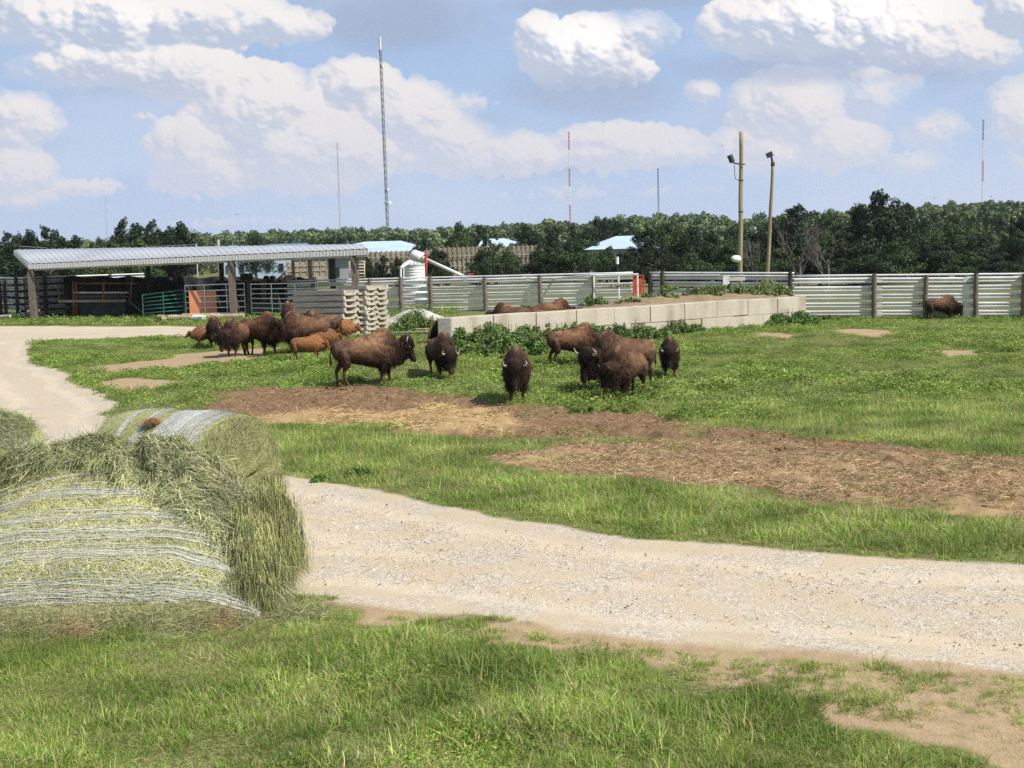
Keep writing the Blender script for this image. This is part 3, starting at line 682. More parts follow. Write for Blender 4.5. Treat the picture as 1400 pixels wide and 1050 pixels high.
    dg = bpy.context.evaluated_depsgraph_get(); ev = tmp.evaluated_get(dg); em = ev.to_mesh()
    v = np.zeros(len(em.vertices)*3); em.vertices.foreach_get('co', v); v = v.reshape(-1, 3)
    nv_ = np.zeros(len(em.vertices)*3); em.vertices.foreach_get('normal', nv_); nv_ = nv_.reshape(-1, 3)
    fq = np.array([tuple(p.vertices) if len(p.vertices) == 4 else tuple(p.vertices)+(p.vertices[-1],) for p in em.polygons]) if False else None
    lt = np.zeros(len(em.polygons), np.int32); em.polygons.foreach_get('loop_total', lt); ls = np.zeros(len(em.polygons), np.int32); em.polygons.foreach_get('loop_start', ls)
    li = np.zeros(len(em.loops), np.int32); em.loops.foreach_get('vertex_index', li)
    fs = [li[ls[lt == n_][:, None]+np.arange(n_)] for n_ in (4, 3) if (lt == n_).any()]
    ev.to_mesh_clear(); bpy.data.objects.remove(tmp, do_unlink=True); bpy.data.meshes.remove(me)
    # woolly lumps
    def n3(p_, s): return (hnoise(p_[:, 0]+p_[:, 2]*.7, p_[:, 1]+p_[:, 2]*.9, s, 3)+hnoise(p_[:, 1]-p_[:, 0]*.8, p_[:, 2]+p_[:, 0]*.3, s, 8))/2
    hl = (v-poll)@Rm/hs; head = sstep(.02, -.10, np.maximum(np.abs(hl[:, 1])-.22, np.maximum(-.18-hl[:, 0], hl[:, 0]-.6)))*sstep(-.4, -.2, hl[:, 2]-.0*hl[:, 0])*(v[:, 0] > .9)
    fore = sstep(.25, .6, v[:, 0]); body = 1-head
    v = v+nv_*((n3(v, .12)-.5)*(.030+.035*fore*body)*(.3 if calf else 1))[:, None]*(v[:, 2] > .3)[:, None]
    # coat colours
    def color(p_, hd):
        x, y, z = p_[:, 0], p_[:, 1], p_[:, 2]; n1, n2 = n3(p_, .30)[:, None], n3(p_+3, .09)[:, None]
        if calf:
            c = np.array([.23, .115, .052])*(.7+.6*n1); dk = np.array([.13, .055, .025])
            c = c*(1-.75*hd[:, None])+dk*.75*hd[:, None]; c = np.where((z < .3)[:, None], c*.5+np.array([.3, .2, .12])*.5, c)
            return c*(.8+.4*n2)
        mid = np.array([.074, .044, .029]); dark = np.array([.014, .009, .007]); tan = np.array([.185, .112, .063]); wrn = np.array([.115, .078, .058])
        c = np.repeat(mid[None], len(p_), 0)
        back = sstep(.75, 1.2, z)*sstep(.75, .35, x)
        c = c+(tan-mid)*(back*(.20+.9*sstep(.35, .7, n1[:, 0])*(1 if not bull else .8)))[:, None]*(1+coat)
        ridge = sstep(.12, .02, np.abs(y))*sstep(.0, .35, x)*sstep(1.0, .75, x)*sstep(1.2, 1.4, z); c = c+(np.array([.30, .19, .11])-c)*(.55*ridge)[:, None]
        rump = sstep(-.5, -.95, x)*sstep(.6, 1.0, z); c = c+(wrn-c)*(.65*rump)[:, None]
        blotch = sstep(.60, .70, n3(p_*np.array([1, .6, 1])+seed, .35))*sstep(.5, .1, x)*sstep(.9, 1.15, z); c = c+(np.array([.28, .16, .09])-c)*(.7*blotch)[:, None]
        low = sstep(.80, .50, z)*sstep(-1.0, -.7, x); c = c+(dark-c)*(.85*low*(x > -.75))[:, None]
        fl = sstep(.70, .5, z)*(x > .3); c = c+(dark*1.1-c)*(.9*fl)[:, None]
        nk = sstep(.62, .92, x); c = c+(np.array([.042, .024, .016])-c)*(.9*nk)[:, None]
        c = c+(np.array([.018, .011, .009])-c)*(.9*hd)[:, None]
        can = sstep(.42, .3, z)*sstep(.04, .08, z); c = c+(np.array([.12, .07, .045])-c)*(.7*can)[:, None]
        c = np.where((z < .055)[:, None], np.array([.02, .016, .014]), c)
        return c*(.62+.76*n2)
    if not lying: v[:, 2] += .09*sstep(.18, .42, v[:, 2]); poll = poll+np.array([0, 0, .09])
    if lying: v[:, 2] -= .45*1.0
    pc = v.copy()
    if not lying: pc[:, 2] -= .09*sstep(.27, .51, pc[:, 2])
    if lying: pc[:, 2] += .45
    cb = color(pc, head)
    # hair: short strands over the skin
    allf = np.concatenate([f_[:, :3] for f_ in fs]); nh = 5200 if calf else 15000
    a = allf[rs.integers(0, len(allf), nh)]; w3 = rs.dirichlet((1, 1, 1), nh)[:, :, None]
    hpnt = (v[a]*w3).sum(1); hn = (nv_[a]*w3).sum(1); hh = head[a].mean(1); hc = (cb[a]*w3).sum(1)
    zz = hpnt[:, 2]+(.45 if lying else 0)
    ln = .035+.055*sstep(.15, .5, hpnt[:, 0])*sstep(.3, .45, zz)+.02*hh+.05*sstep(.75, .55, zz)*sstep(.2, .5, hpnt[:, 0])
    if calf: ln *= .55
    ln = ln*rs.uniform(.6, 1.3, nh); keep = zz > .3
    ln = np.where((hl_ := ((hpnt-poll)@Rm/hs))[:, 0] > .3, ln*.3, ln) if not lying else ln
    d = hn*.55+np.array([-.35, 0, -.75])+rs.normal(0, .25, (nh, 3))
    hv, hf, kk = ribbons((hpnt-hn*.012)[keep], d[keep], ln[keep], .016, droop=.2, bend=.2, K=2, rs=rs, face=hn[keep]+rs.normal(0, .4, (keep.sum(), 3)))
    hcol = np.repeat(hc[keep]*rs.uniform(.55, 1.3, (keep.sum(), 1)), kk, 0)
    V = np.concatenate([v, hv]); C = np.concatenate([cb, hcol]); Fs = [f_ for f_ in fs]+[hf+len(v)]
    off = np.array([0, 0, -.45]) if lying else np.zeros(3)
    info = dict(V=V, C=C, F=Fs, poll=poll+off, Rm=Rm, hs=hs, calf=calf, bull=bull, nbody=sum(len(x) for x in fs)); BM[key] = info
    return info
FUR = None
BM_DATA = {}
def bison(loc, heading, size, label, cat='bison', group='bison standing in the pasture', tint=(1, 1, 1), eartag=None, name='bison', horns=True, **kw):
    global FUR
    if FUR is None:
        FUR = dict(fur=M('bison_fur', (.75, .72, .7), (1.25, 1.22, 1.2), attr='col', objcol=True, rough=.78, scale=9, detail=8, bump=.5, bscale=38, spec=.2),
                   horn=M('horn', (.35, .31, .26), (.62, .57, .48), rough=.45, scale=14), hornd=M('dark_horn', (.05, .045, .04), (.12, .10, .08), rough=.4, scale=14),
                   eye=M('eye', (.01, .008, .006), rough=.15, spec=.6), nose=M('nose', (.02, .017, .016), (.035, .03, .028), rough=.35, scale=30),
                   tagm=M('ear_tag', (.75, .52, .05), (.8, .6, .1), rough=.5))
    inf = bison_mesh(**kw); key = id(inf)
    root = empty(name, loc, label, cat, group); root.rotation_euler = (0, 0, R(heading)); root.scale = (size*(.85 if not kw.get('calf') else .84), size*1.02, size*.975)
    if key not in BM_DATA:
        calf = inf['calf']; poll, Rm, hs = inf['poll'], inf['Rm'], inf['hs']
        def hp(a, b, c): return poll+hs*(Rm@np.array([a, b, c]))
        body = mesh_np('body', inf['V'], inf['F'], FUR['fur'], col=inf['C'], smooth=True, link=False).data
        parts = [('body', body)]
        def sub(nm, mb, mat, sm=True):
            me = bpy.data.meshes.new(nm); me.from_pydata(mb.v, [], mb.f); me.materials.append(mat)
            me.polygons.foreach_set('use_smooth', [True]*len(me.polygons)); me.update(); parts.append((nm, me))
        for s in (1, -1):
            e = MB(); e.add(*ball(tuple(hp(.14, s*.135, .03)), .024*hs, 8)); sub('eye', e, FUR['eye'])
        e = MB(); c = hp(.505, 0, -.03); e.add(*ball(tuple(c), .055*hs, 10)); sub('nose', e, FUR['nose'])
        if not calf:
            for s in (1, -1):
                e = MB(); L_ = 1.25 if inf['bull'] else (1.0 if kw.get('hornbig') is None else 1)
                pts = [hp(-.03, s*.16, .07), hp(-.03, s*(.16+.06*L_), .08), hp(-.045, s*(.16+.10*L_), .10), hp(-.075, s*(.16+.115*L_), .14), hp(-.11, s*(.16+.09*L_), .19*L_)]
                e.tube(pts, [.036*hs, .032*hs, .025*hs, .016*hs, .005], 10); sub('horn', e, FUR['horn' if horns else 'hornd'])
        BM_DATA[key] = parts
    for nm, me in BM_DATA[key]:
        o = bpy.data.objects.new(nm, me); COL.objects.link(o); o.parent = root
        if nm == 'body': o.color = (*tint, 1)
    if eartag:
        poll, Rm, hs = inf['poll'], inf['Rm'], inf['hs']; c = poll+hs*(Rm@np.array([-.05, eartag*.27, -.13]))
        mb = MB(); mb.box(c, (.015, .07, .09)); 
        me = bpy.data.meshes.new('ear_tag'); me.from_pydata(mb.v, [], mb.f); me.materials.append(FUR['tagm']); o = bpy.data.objects.new('ear_tag', me); COL.objects.link(o); o.parent = root
    return root
def build_bison():
    def B(px, py, heading, size, label, dz=0, **kw):
        p = G(px, py); p[2] -= .02-dz; return bison(p, heading, size, label, **kw)
    # yaw 0 faces +X (to the right in the photo), -90 faces the camera
    B(506, 527, 14, 1.0, 'big brown bison cow standing side on at the edge of the mud strip, facing right', pitch=58, yaw=-18, neck=.05, seed=1, coat=.3, stride=.75, tint=(1.05, 1.0, 1.0))
    B(604, 516, -72, .84, 'brown bison lowering its head to graze, alone between the side-on cow and the facing one', pitch=68, yaw=12, neck=.75, seed=2, tail='side', tint=(1, .95, .9))
    B(708, 549, -93, .87, 'young bison facing straight ahead with pale sideways horns and tail swung out', pitch=66, yaw=0, neck=.30, seed=3, tail='side', tint=(1.0, .95, .95))
    B(786, 501, 8, .83, 'bison seen side on behind the bull, tail lifted toward the weeds', pitch=62, yaw=-10, neck=.5, seed=4, tail='out', stride=.6, tint=(1.15, 1.0, .92))
    B(850, 534, -152, .97, 'huge black-headed bison bull with upright pale horn, head lowered', pitch=64, yaw=14, neck=.48, bull=True, seed=5, tint=(1.0, .92, .85))
    B(856, 545, -122, .82, 'smaller bison with yellow ear tag standing tight in front of the bull', pitch=70, yaw=-38, neck=.55, seed=6, eartag=-1, horns=False, tint=(1.1, 1.0, .95))
    B(916, 515, -97, .74, 'dark bison walking forward below the concrete wall, apart from the bull', pitch=66, yaw=0, neck=.35, seed=7, horns=True, tint=(.85, .85, .85), stride=.15)
    B(1288, 438, -4, .73, 'lone dark bison grazing beside the guardrail fence', pitch=66, yaw=-6, neck=.65, seed=8, tail='out', stride=.5, tint=(.9, .85, .85), group='bison standing in the pasture')
    g2 = 'bison gathered on the bare dirt near the shed'
    B(281, 475, 200, .62, 'small tan calf at the outer edge of the herd by the log pile', calf=True, pitch=40, yaw=0, neck=.2, group=g2, tint=(.8, .75, .7), cat='bison calf', seed=20)
    B(296, 476, -86, .86, 'dark-headed bison facing forward with yellow ear tag, beside the outermost calf', pitch=64, yaw=0, neck=.25, seed=9, eartag=1, horns=False, group=g2, tint=(.95, .85, .8))
    B(326, 487, -112, .92, 'bison with pale streaked hump and black lowered head, shadow on dirt', pitch=70, yaw=-4, neck=.62, seed=10, horns=False, group=g2, tint=(.95, .9, .9), coat=.5)
    B(357, 485, -34, 1.03, 'dark bison in profile with thick beard and pale horn, facing right in the herd', pitch=50, yaw=22, neck=.22, bull=False, seed=11, stride=.5, group=g2, tint=(1.0, .8, .72))
    B(396, 450, -88, .92, 'rearmost bison of the herd with only its tan hump showing by the gate', pitch=70, yaw=0, neck=.5, seed=12, group=g2, horns=False, tint=(1.25, 1.05, .95))
    B(416, 484, -152, 1.02, 'brown bison cow with head turned outward, first of the cluster by the slabs', pitch=58, yaw=10, neck=.08, seed=13, group=g2, horns=False, tint=(1.05, .95, .9))
    B(428, 478, -80, .95, 'bison with light ridge on its hump facing forward in the middle of the cluster', pitch=70, yaw=0, neck=.6, seed=14, group=g2, horns=False, coat=.6, tint=(1.1, 1.05, 1.0))
    B(438, 470, 172, .88, 'darkest brown bison at the back of the cluster against the grey slabs', pitch=66, yaw=0, neck=.5, seed=15, group=g2, tint=(.9, .8, .78))
    B(423, 494, -8, .60, 'bright ginger calf nearest the camera, nosing right below the cluster', calf=True, pitch=48, yaw=-20, neck=.25, group=g2, cat='bison calf', tint=(1.2, 1.1, 1), seed=21)
    B(443, 482, 25, .62, 'darker ginger calf half hidden between the nearest calf and the big cow', calf=True, pitch=52, yaw=0, neck=.3, group=g2, cat='bison calf', tint=(.75, .68, .62), seed=22)
    B(466, 470, 6, .70, 'ginger calf in front of the pale slab ends', calf=True, pitch=50, yaw=0, neck=.3, group=g2, cat='bison calf', tint=(1.1, 1.05, .95), seed=23)
    def Bl(px, py, D, heading, size, label, **kw):
        p = P(px, 420, D); p[2] = py; return bison(p, heading, size, label, group='bison lying behind the concrete wall', lying=True, **kw)
    Bl(697, .98, 46.6, 160, .78, 'tan-backed bison lying behind the wall just past the weedy corner', pitch=60, yaw=0, neck=.5, seed=16, horns=False, tint=(1.0, .95, .9))
    Bl(735, .82, 48.0, 175, .74, 'flat low bison back showing over the pale wall between two others', pitch=60, yaw=0, neck=.5, seed=17, horns=False, tint=(1.1, .95, .85))
    Bl(757, 1.0, 49.5, 10, .76, 'bison lying deepest in the brown litter behind the wall', pitch=60, yaw=0, neck=.6, seed=18, horns=False, tint=(1.05, .9, .8))

# ------------------------------------------------------------------ hay bales
HAYC = [(.30, .33, .14), (.40, .42, .20), (.22, .25, .10), (.50, .47, .24), (.34, .36, .20), (.56, .54, .34)]
def hay_strands(name, p, n, N_, label=None, parent=None, L_=.16, w=.0045, lay=.25, flow=None, cols=HAYC, droop=.35, mat=None, bend=.3, ws=None):
    rs = rng; t = rs.normal(size=(N_, 3)) if flow is None else flow+rs.normal(0, .45, (N_, 3))
    t = t-n*(t*n).sum(1, keepdims=True); t /= np.linalg.norm(t, axis=1, keepdims=True)
    d = t+n*(lay*rs.uniform(-.3, 1, (N_, 1)))
    ln = L_*rs.uniform(.5, 1.6, N_)
    v, f, k = ribbons(p-d*(ln*.4)[:, None]+n*.012, d, ln, w*rs.uniform(.6, 1.5, N_), droop=droop, bend=bend, K=3, rs=rs, face=n+rs.normal(0, .5, (N_, 3)), taper=False)
    o = mesh_np(name, v-(np.array(parent.location) if parent else 0), f, mat, parent=parent, col=np.repeat(palette(N_, cols, rs, .3, ws), k, 0))
    return o
def build_bales():
    hay = M('hay', (.75, .75, .75), (1.2, 1.2, 1.15), attr='col', rough=.7, scale=2.2, stretch='world', trans=.12)
    hayd = M('hay_core', (.20, .21, .09), (.34, .34, .16), rough=.95, scale=16, bump=.8, bscale=40)
    hayg = M('hay_wrapped', (.32, .34, .12), (.52, .52, .23), rough=.85, scale=24, bump=.7, bscale=50, c3=(.42, .42, .20), scale2=3)
    net = M('net_wrap', (.44, .44, .42), (.62, .62, .60), rough=.5, scale=20)
    # ---------- slumped bale in front: height field in (x along the picture, y away)
    def prof(x, y):
        """local height of the slumped bale: low and wide toward the viewer, tall at the back"""
        s = (y-12.3)/1.6                                  # 0 near edge .. 1 back rim
        crest = .40+1.10*np.clip(s, 0, 1)**.8
        cx = -4.4; hw_l = 1.95; hw_r = 1.95-.10*np.clip(s, 0, 1)+.05*np.sin(y*7)
        q = np.where(x < cx, (cx-x)/hw_l, (x-cx)/hw_r)
        z = crest*np.maximum(1-np.clip(q, 0, 1.2)**np.where(x < cx, 2.2, 2.9), 0)**.50
        front = sstep(-.16, .12, s); back = 1-sstep(.98, 1.42, s)**1.6
        return z*front*back
    def torn(x, y): # 1 on the loose hay patch on the right
        s = (y-12.3)/1.6
        edge = -2.15-2.95*s+.3*(fbm(x, y, .4, 7)-.5)
        return np.maximum(sstep(-.05, .12, x-edge), sstep(.84, .92, s+.08*(fbm(x, y, .3, 8)-.5)))
    xs = np.linspace(-6.7, -2.1, 240); ys = np.linspace(11.9, 14.9, 170); X, Y = np.meshgrid(xs, ys); x = X.ravel(); y = Y.ravel()
    hz = lambda x, y: prof(x, y)+(prof(x, y) > .05)*((fbm(x, y, .5, 21)-.5)*.10+torn(x, y)*((fbm(x+.6*y, y*.5, .42, 23)-.4)*.46+(fbm(x, y, .17, 24)-.5)*.16)+sstep(.90, 1.02, (y-12.3)/1.6)*(1-sstep(1.05, 1.3, (y-12.3)/1.6))*.08*(fbm(x, y, .3, 29)+.2))
    z = hz(x, y); gz = terrain(x, y)
    ii = np.arange(len(xs)*len(ys)).reshape(len(ys), len(xs)); f = np.stack([ii[:-1, :-1].ravel(), ii[:-1, 1:].ravel(), ii[1:, 1:].ravel(), ii[1:, :-1].ravel()], 1)
    base = np.array([-4.2, 13.2, 0.0])
    root = empty('hay_bale', base, 'slumped round hay bale nearest the camera with loose hay torn over its net wrap', 'hay bale', 'round hay bales')
    kp = (z[f].max(1) > .015)
    mi = (torn(x, y)[f].mean(1) > .5)[kp].astype(int)
    v = np.stack([x, y, np.maximum(z, -.02)+gz-.01], 1)-base
    body = mesh_np('hay_body', v, f[kp], None, parent=root, smooth=True, mats=[hayg, hayd], mi=mi)
    def surf(px_, py_):
        e = .02; zz = hz(px_, py_); n = np.stack([-(hz(px_+e, py_)-hz(px_-e, py_))/2/e, -(hz(px_, py_+e)-hz(px_, py_-e))/2/e, np.ones_like(px_)], 1)
        n /= np.linalg.norm(n, axis=1, keepdims=True); return np.stack([px_, py_, zz+terrain(px_, py_)], 1), n
    def sample(n, cond, box=(-6.6, -2.2, 11.9, 14.8)):
        out = []
        P_ = []; Nn = []
        tot = 0
        while tot < n:
            a = rng.uniform(box[0], box[1], n*4); b = rng.uniform(box[2], box[3], n*4); p, nn = surf(a, b)
            k = cond(a, b, p) & (rng.uniform(0, 1, len(a)) < np.clip(.16/np.maximum(nn[:, 2], .03), 0, 1)); P_.append(p[k]); Nn.append(nn[k]); tot += k.sum()
        return np.concatenate(P_)[:n], np.concatenate(Nn)[:n]
    zr = lambda a, b: prof(a, b)
    # torn loose hay
    p, n = sample(46000, lambda a, b, p: (torn(a, b) > .4) & (zr(a, b) > .03))
    dk = fbm(p[:, 0]+.6*p[:, 1], p[:, 1]*.5, .42, 23)
    flow = np.stack([.25+.4*np.sin(p[:, 1]*6+p[:, 0]*3), -.3+.5*np.sin(p[:, 0]*5), np.full(len(p), -.5)], 1)
    o = hay_strands('loose_hay', p, n, len(p), parent=root, L_=.17, w=.0048, lay=.45, flow=flow, mat=hay, cols=[(.29, .32, .15), (.38, .40, .20), (.17, .20, .09), (.50, .47, .26), (.32, .36, .22), (.58, .54, .34), (.10, .12, .06)])
    # overhanging rim along the back
    p, n = sample(9000, lambda a, b, p: ((b-12.3)/1.6 > .80) & (a < -4.2) & (zr(a, b) > .05)); hay_strands('loose_hay', p, n, len(p), parent=root, L_=.2, lay=.5, mat=hay, cols=[(.30, .33, .13), (.2, .23, .09), (.42, .42, .2)])
    # hanging mat on the right end
    m_ = 8000; b = rng.uniform(12.35, 14.1, m_); a = -2.56+.06*np.sin((b-11)*5)+.08*sstep(12.3, 13.2, b)+rng.normal(0, .06, m_); hgt = np.interp(b, [12.3, 12.9, 14.0], [.35, .9, 1.15])
    zz = rng.uniform(.1, 1, m_)**.8*hgt; pp = np.stack([a-.30*(zz/hgt)**3, b, zz+.06], 1)
    vv, ff, kk = ribbons(pp, np.stack([rng.normal(.05, .15, m_), rng.normal(-.1, .2, m_), np.full(m_, -1.)], 1), rng.uniform(.12, .4, m_), .006, droop=.1, bend=.18, K=3)
    vv[:, 2] = np.maximum(vv[:, 2], .02)
    mesh_np('hanging_hay', vv-base, ff, hay, parent=root, col=np.repeat(palette(m_, [(.31, .34, .14), (.22, .26, .10), (.42, .45, .18), (.42, .38, .2), (.12, .13, .06)], None, .3)*(.35+1.3*fbm(b, zz*.35, .16, 77))[:, None], kk, 0))
    # wrapped hay peeping through the net
    p, n = sample(17000, lambda a, b, p: (torn(a, b) < .5) & ((b-12.3)/1.6 < .9) & ((b-12.3)/1.6 > -.02))
    band = np.sin((p[:, 1]-12.3)*2*math.pi/.27)
    o = hay_strands('wrapped_hay', p, n, len(p), parent=root, L_=.10, w=.0038, lay=.08, mat=hay, droop=.0, bend=.1, cols=[(.52, .52, .21), (.62, .60, .30), (.40, .42, .16), (.66, .62, .40), (.32, .34, .14)])
    # net threads, bunched into bands
    mb_v = []; mb_f = []; nv0 = 0
    rows = []
    for s0, dens_, lo in [(.76, 6, .015), (.61, 9, .025), (.46, 14, .035), (.32, 16, .04), (.18, 24, .05), (.04, 24, .04), (.62, 12, .5), (.3, 16, .5)]:
        for k in range(dens_): rows.append(s0+rng.uniform(-lo, lo))
    xx = np.linspace(-6.5, -2.45, 120)
    for s_ in rows:
        ph = rng.uniform(0, 6.28, 3); yy = 12.3+1.6*(s_+.012*np.sin(xx*1.1+ph[0])+.005*np.sin(xx*5+ph[1])); ok = (torn(xx, yy) < .45) & (prof(xx, yy) > .04)
        if ok.sum() < 4: continue
        p, n = surf(xx, yy); p = p+n*.022; idx_ = np.where(ok)[0]; idx_ = idx_[:]; w = rng.uniform(.0010, .0024)
        side = np.array([0, 1., 0])-n*n[:, 1:2]; side /= np.linalg.norm(side, axis=1, keepdims=True)
        a_ = p-side*w; b_ = p+side*w
        for i in range(len(idx_)-1):
            if idx_[i+1] == idx_[i]+1:
                q = [a_[idx_[i]], b_[idx_[i]], b_[idx_[i+1]], a_[idx_[i+1]]]; mb_v += q; mb_f.append((nv0, nv0+1, nv0+2, nv0+3)); nv0 += 4
    # zig-zag cross threads
    m_ = 3600; p, n = sample(m_, lambda a, b, p: (torn(a, b) < .45) & ((b-12.3)/1.6 < .66) & ((b-12.3)/1.6 > -.02) & (np.sin((b-12.3)*13+.6) > -.55))
    fl = np.stack([rng.uniform(.6, 1, m_), rng.choice([-1, 1], m_)*rng.uniform(.2, .6, m_), np.zeros(m_)], 1); t = fl-n*(fl*n).sum(1, keepdims=True); 
    vv, ff, kk = ribbons(p+n*.016, t, rng.uniform(.03, .10, m_), .0028, droop=0, bend=.03, K=1, face=n, taper=False)
    V_ = np.concatenate([np.array(mb_v), vv]); F__ = np.concatenate([np.array(mb_f), ff+len(mb_v)])
    mesh_np('net_wrap', V_-base, F__, net, parent=root)
    # skirt of spilled hay at the foot
    m_ = 26000; a = rng.uniform(-7.0, -1.9, m_); b = 12.2+.20*rng.normal(size=m_)+.07*np.sin(a*2.2)+.3*sstep(-3.2, -2.2, a); hh = .26*np.exp(-((b-12.3)/.22)**2)*(1-.75*sstep(-3.2, -2.4, a)); zz = terrain(a, b)+hh*rng.uniform(.2, 1, m_)
    ang = rng.uniform(0, 6.28, m_); vv, ff, kk = ribbons(np.stack([a, b, zz], 1), np.stack([np.cos(ang), np.sin(ang)*.6-.2, rng.normal(.0, .3, m_)], 1), rng.uniform(.07, .25, m_), .0048, droop=.3, bend=.35, K=3)
    vv[:, 2] = np.maximum(vv[:, 2], .0)
    brown = fbm(a, b*.3, .5, 9) > .60
    cc = np.where(brown[:, None], palette(m_, [(.46, .32, .17), (.38, .25, .13), (.5, .38, .22)], None, .25), palette(m_, [(.33, .35, .16), (.22, .25, .11), (.46, .45, .24), (.52, .48, .28), (.14, .15, .07)], None, .25))
    so = mesh_np('spilled_hay', vv, ff, hay, col=np.repeat(cc, kk, 0)); tag(so, 'spilled hay skirting the foot of the nearest bale', 'hay', kind='stuff')
    mb = MB()
    xs2 = np.linspace(-6.9, -2.9, 40)
    for i in range(39):
        x0, x1 = xs2[i], xs2[i+1]; h0 = .20*(1-.75*float(sstep(-3.2, -2.4, x0))); h1 = .20*(1-.75*float(sstep(-3.2, -2.4, x1)))
        mb.add([(x0, 12.02, -.05), (x1, 12.02, -.05), (x1, 12.2, h1), (x0, 12.2, h0), (x1, 12.5, h1+.04), (x0, 12.5, h0+.04)], [(0, 1, 2, 3), (3, 2, 4, 5)])
    mb.build('core', hayd, body, rel=False).location = -base if False else (-base[0], -base[1], -base[2])
    body.children[0].name = 'spilled_core'
    # ---------- cylindrical bales
    def bale(c, axis, Lh, Rr, label, bands, endc, dent=0.0, seed=0, threads=150):
        """wrapped round bale lying on its side: centre c on the ground"""
        rs = np.random.default_rng(seed); ax = np.array([math.cos(R(axis)), math.sin(R(axis)), 0.]); ay = np.array([-ax[1], ax[0], 0.]); az = np.array([0, 0, 1.])
        root = empty('hay_bale', c, label, 'hay bale', 'round hay bales')
        def rad(t, th): return Rr*(1+.025*np.sin(2*th+seed)+.02*np.sin(5*th+t*3))*(1-.05*(np.abs(t)/1.0)**6)*(1-dent*np.exp(-((t-.1)/.35)**2)*np.maximum(np.sin(th), 0))
        def S(t, th, k=1.0):
            r = rad(t, th)*k; p = np.outer(t*Lh, ax)+(r*np.cos(th))[:, None]*ay+(Rr*.93+r*np.sin(th)*.96)[:, None]*az; p[:, 2] = np.maximum(p[:, 2], .01); return p
        nt_, nr = 60, 96; tt = np.concatenate([np.linspace(-1, 1, nt_)]); th = np.linspace(0, 2*math.pi, nr, endpoint=False)
        T, TH = np.meshgrid(tt, th, indexing='ij'); v = S(T.ravel(), TH.ravel())
        ii = np.arange(nt_*nr).reshape(nt_, nr); f = np.stack([ii[:-1].ravel(), np.roll(ii, -1, 1)[:-1].ravel(), np.roll(ii, -1, 1)[1:].ravel(), ii[1:].ravel()], 1)
        mesh_np('hay_body', v, f, hayg, parent=root, smooth=True)
        for e in (-1, 1):
            vv = [S(np.full(nr, float(e)), th)]; 
            for k in (.85, .6, .3): q = S(np.full(nr, float(e)), th, k); q += ax*e*(.05*(1-k))+rs.normal(0, .012, q.shape); q[:, 2] = np.where(True, q[:, 2], 0); vv.append(q)
            cc_ = np.array([ax*Lh*e*1.04+az*Rr*.93]); V_ = np.concatenate(vv+[cc_]); ff = []
            for k in range(3):
                a = np.arange(nr)+k*nr; b = np.roll(np.arange(nr), -1)+k*nr; ff.append(np.stack([a, b, b+nr, a+nr], 1))
            a = np.arange(nr)+3*nr; b = np.roll(np.arange(nr), -1)+3*nr; tri = np.stack([a, b, np.full(nr, 4*nr)], 1)
            mesh_np('end_face', V_, [np.concatenate(ff), tri], hayd, parent=root, smooth=True)
            m_ = 9000; r_ = np.sqrt(rs.uniform(0, 1, m_)); q = rs.uniform(0, 6.283, m_); pt = S(np.full(m_, float(e)), q, 1.0); ctr = ax*Lh*e+az*Rr*.93; pt = ctr+(pt-ctr)*r_[:, None]
            n = np.repeat((ax*e)[None], m_, 0)+(pt-ctr)*.3; n /= np.linalg.norm(n, axis=1, keepdims=True)
            tang = np.cross(n, pt-ctr); tang /= np.linalg.norm(tang, axis=1, keepdims=True)+1e-6
            d = tang+rs.normal(0, .5, (m_, 3))+n*rs.uniform(0, .5, (m_, 1)); V2, F2, kk = ribbons(pt, d, rs.uniform(.06, .22, m_), .005, droop=.3, bend=.3, K=3, rs=rs, face=n+rs.normal(0, .5, (m_, 3)))
            mesh_np('end_hay', V2, F2, hay, parent=root, col=np.repeat(palette(m_, endc, rs, .3), kk, 0))
        # surface hay between the net threads
        m_ = 16000; t = rs.uniform(-1, 1, m_); q = rs.uniform(-.5, math.pi+.5, m_); p = S(t, q); n = S(t, q, 1.02)-p; n /= np.linalg.norm(n, axis=1, keepdims=True)+1e-9
        g = rs.normal(size=(m_, 3)); g -= n*(g*n).sum(1, keepdims=True); V2, F2, kk = ribbons(p+n*.006, g, rs.uniform(.03, .12, m_), .004, droop=0, bend=.05, K=2, rs=rs, face=n+rs.normal(0, .2, (m_, 3)))
        mesh_np('wrapped_hay', V2, F2, hay, parent=root, col=np.repeat(palette(m_, [(.42, .44, .2), (.5, .5, .28), (.3, .33, .15), (.56, .54, .35)], rs, .25), kk, 0))
        tv = []; tf = []; n0 = 0; th2 = np.linspace(-.6, math.pi+.6, 90)
        for i in range(threads):
            b = bands[rs.integers(len(bands))]; t0 = rs.normal(b[0], b[1]); 
            if abs(t0) > .985: continue
            t = np.clip(t0+.006*np.sin(th2*3+rs.uniform(0, 6))+.02*np.sin(th2+seed+t0), -.99, .99); p = S(t, th2, 1.012); w = rs.uniform(.0018, .0042)
            V_ = np.stack([p-ax*w, p+ax*w], 1).reshape(-1, 3); k = np.arange(89)*2+n0; tf.append(np.stack([k, k+1, k+3, k+2], 1)); tv.append(V_); n0 += len(V_)
        m_ = 2600; t = np.clip(np.array([rs.normal(*bands[j][:2]) for j in rs.integers(0, len(bands), m_)]), -.97, .97); q = rs.uniform(-.4, math.pi+.4, m_); p = S(t, q, 1.014); n = p-S(t, q, 1.0); n /= np.linalg.norm(n, axis=1, keepdims=True)+1e-9
        tg = np.cross(n, ax); d = tg+ax*rs.choice([-1, 1], (m_, 1))*rs.uniform(.3, .8, (m_, 1)); V2, F2, kk = ribbons(p, d, rs.uniform(.03, .09, m_), .0028, droop=0, bend=.02, K=1, rs=rs, face=n, taper=False)
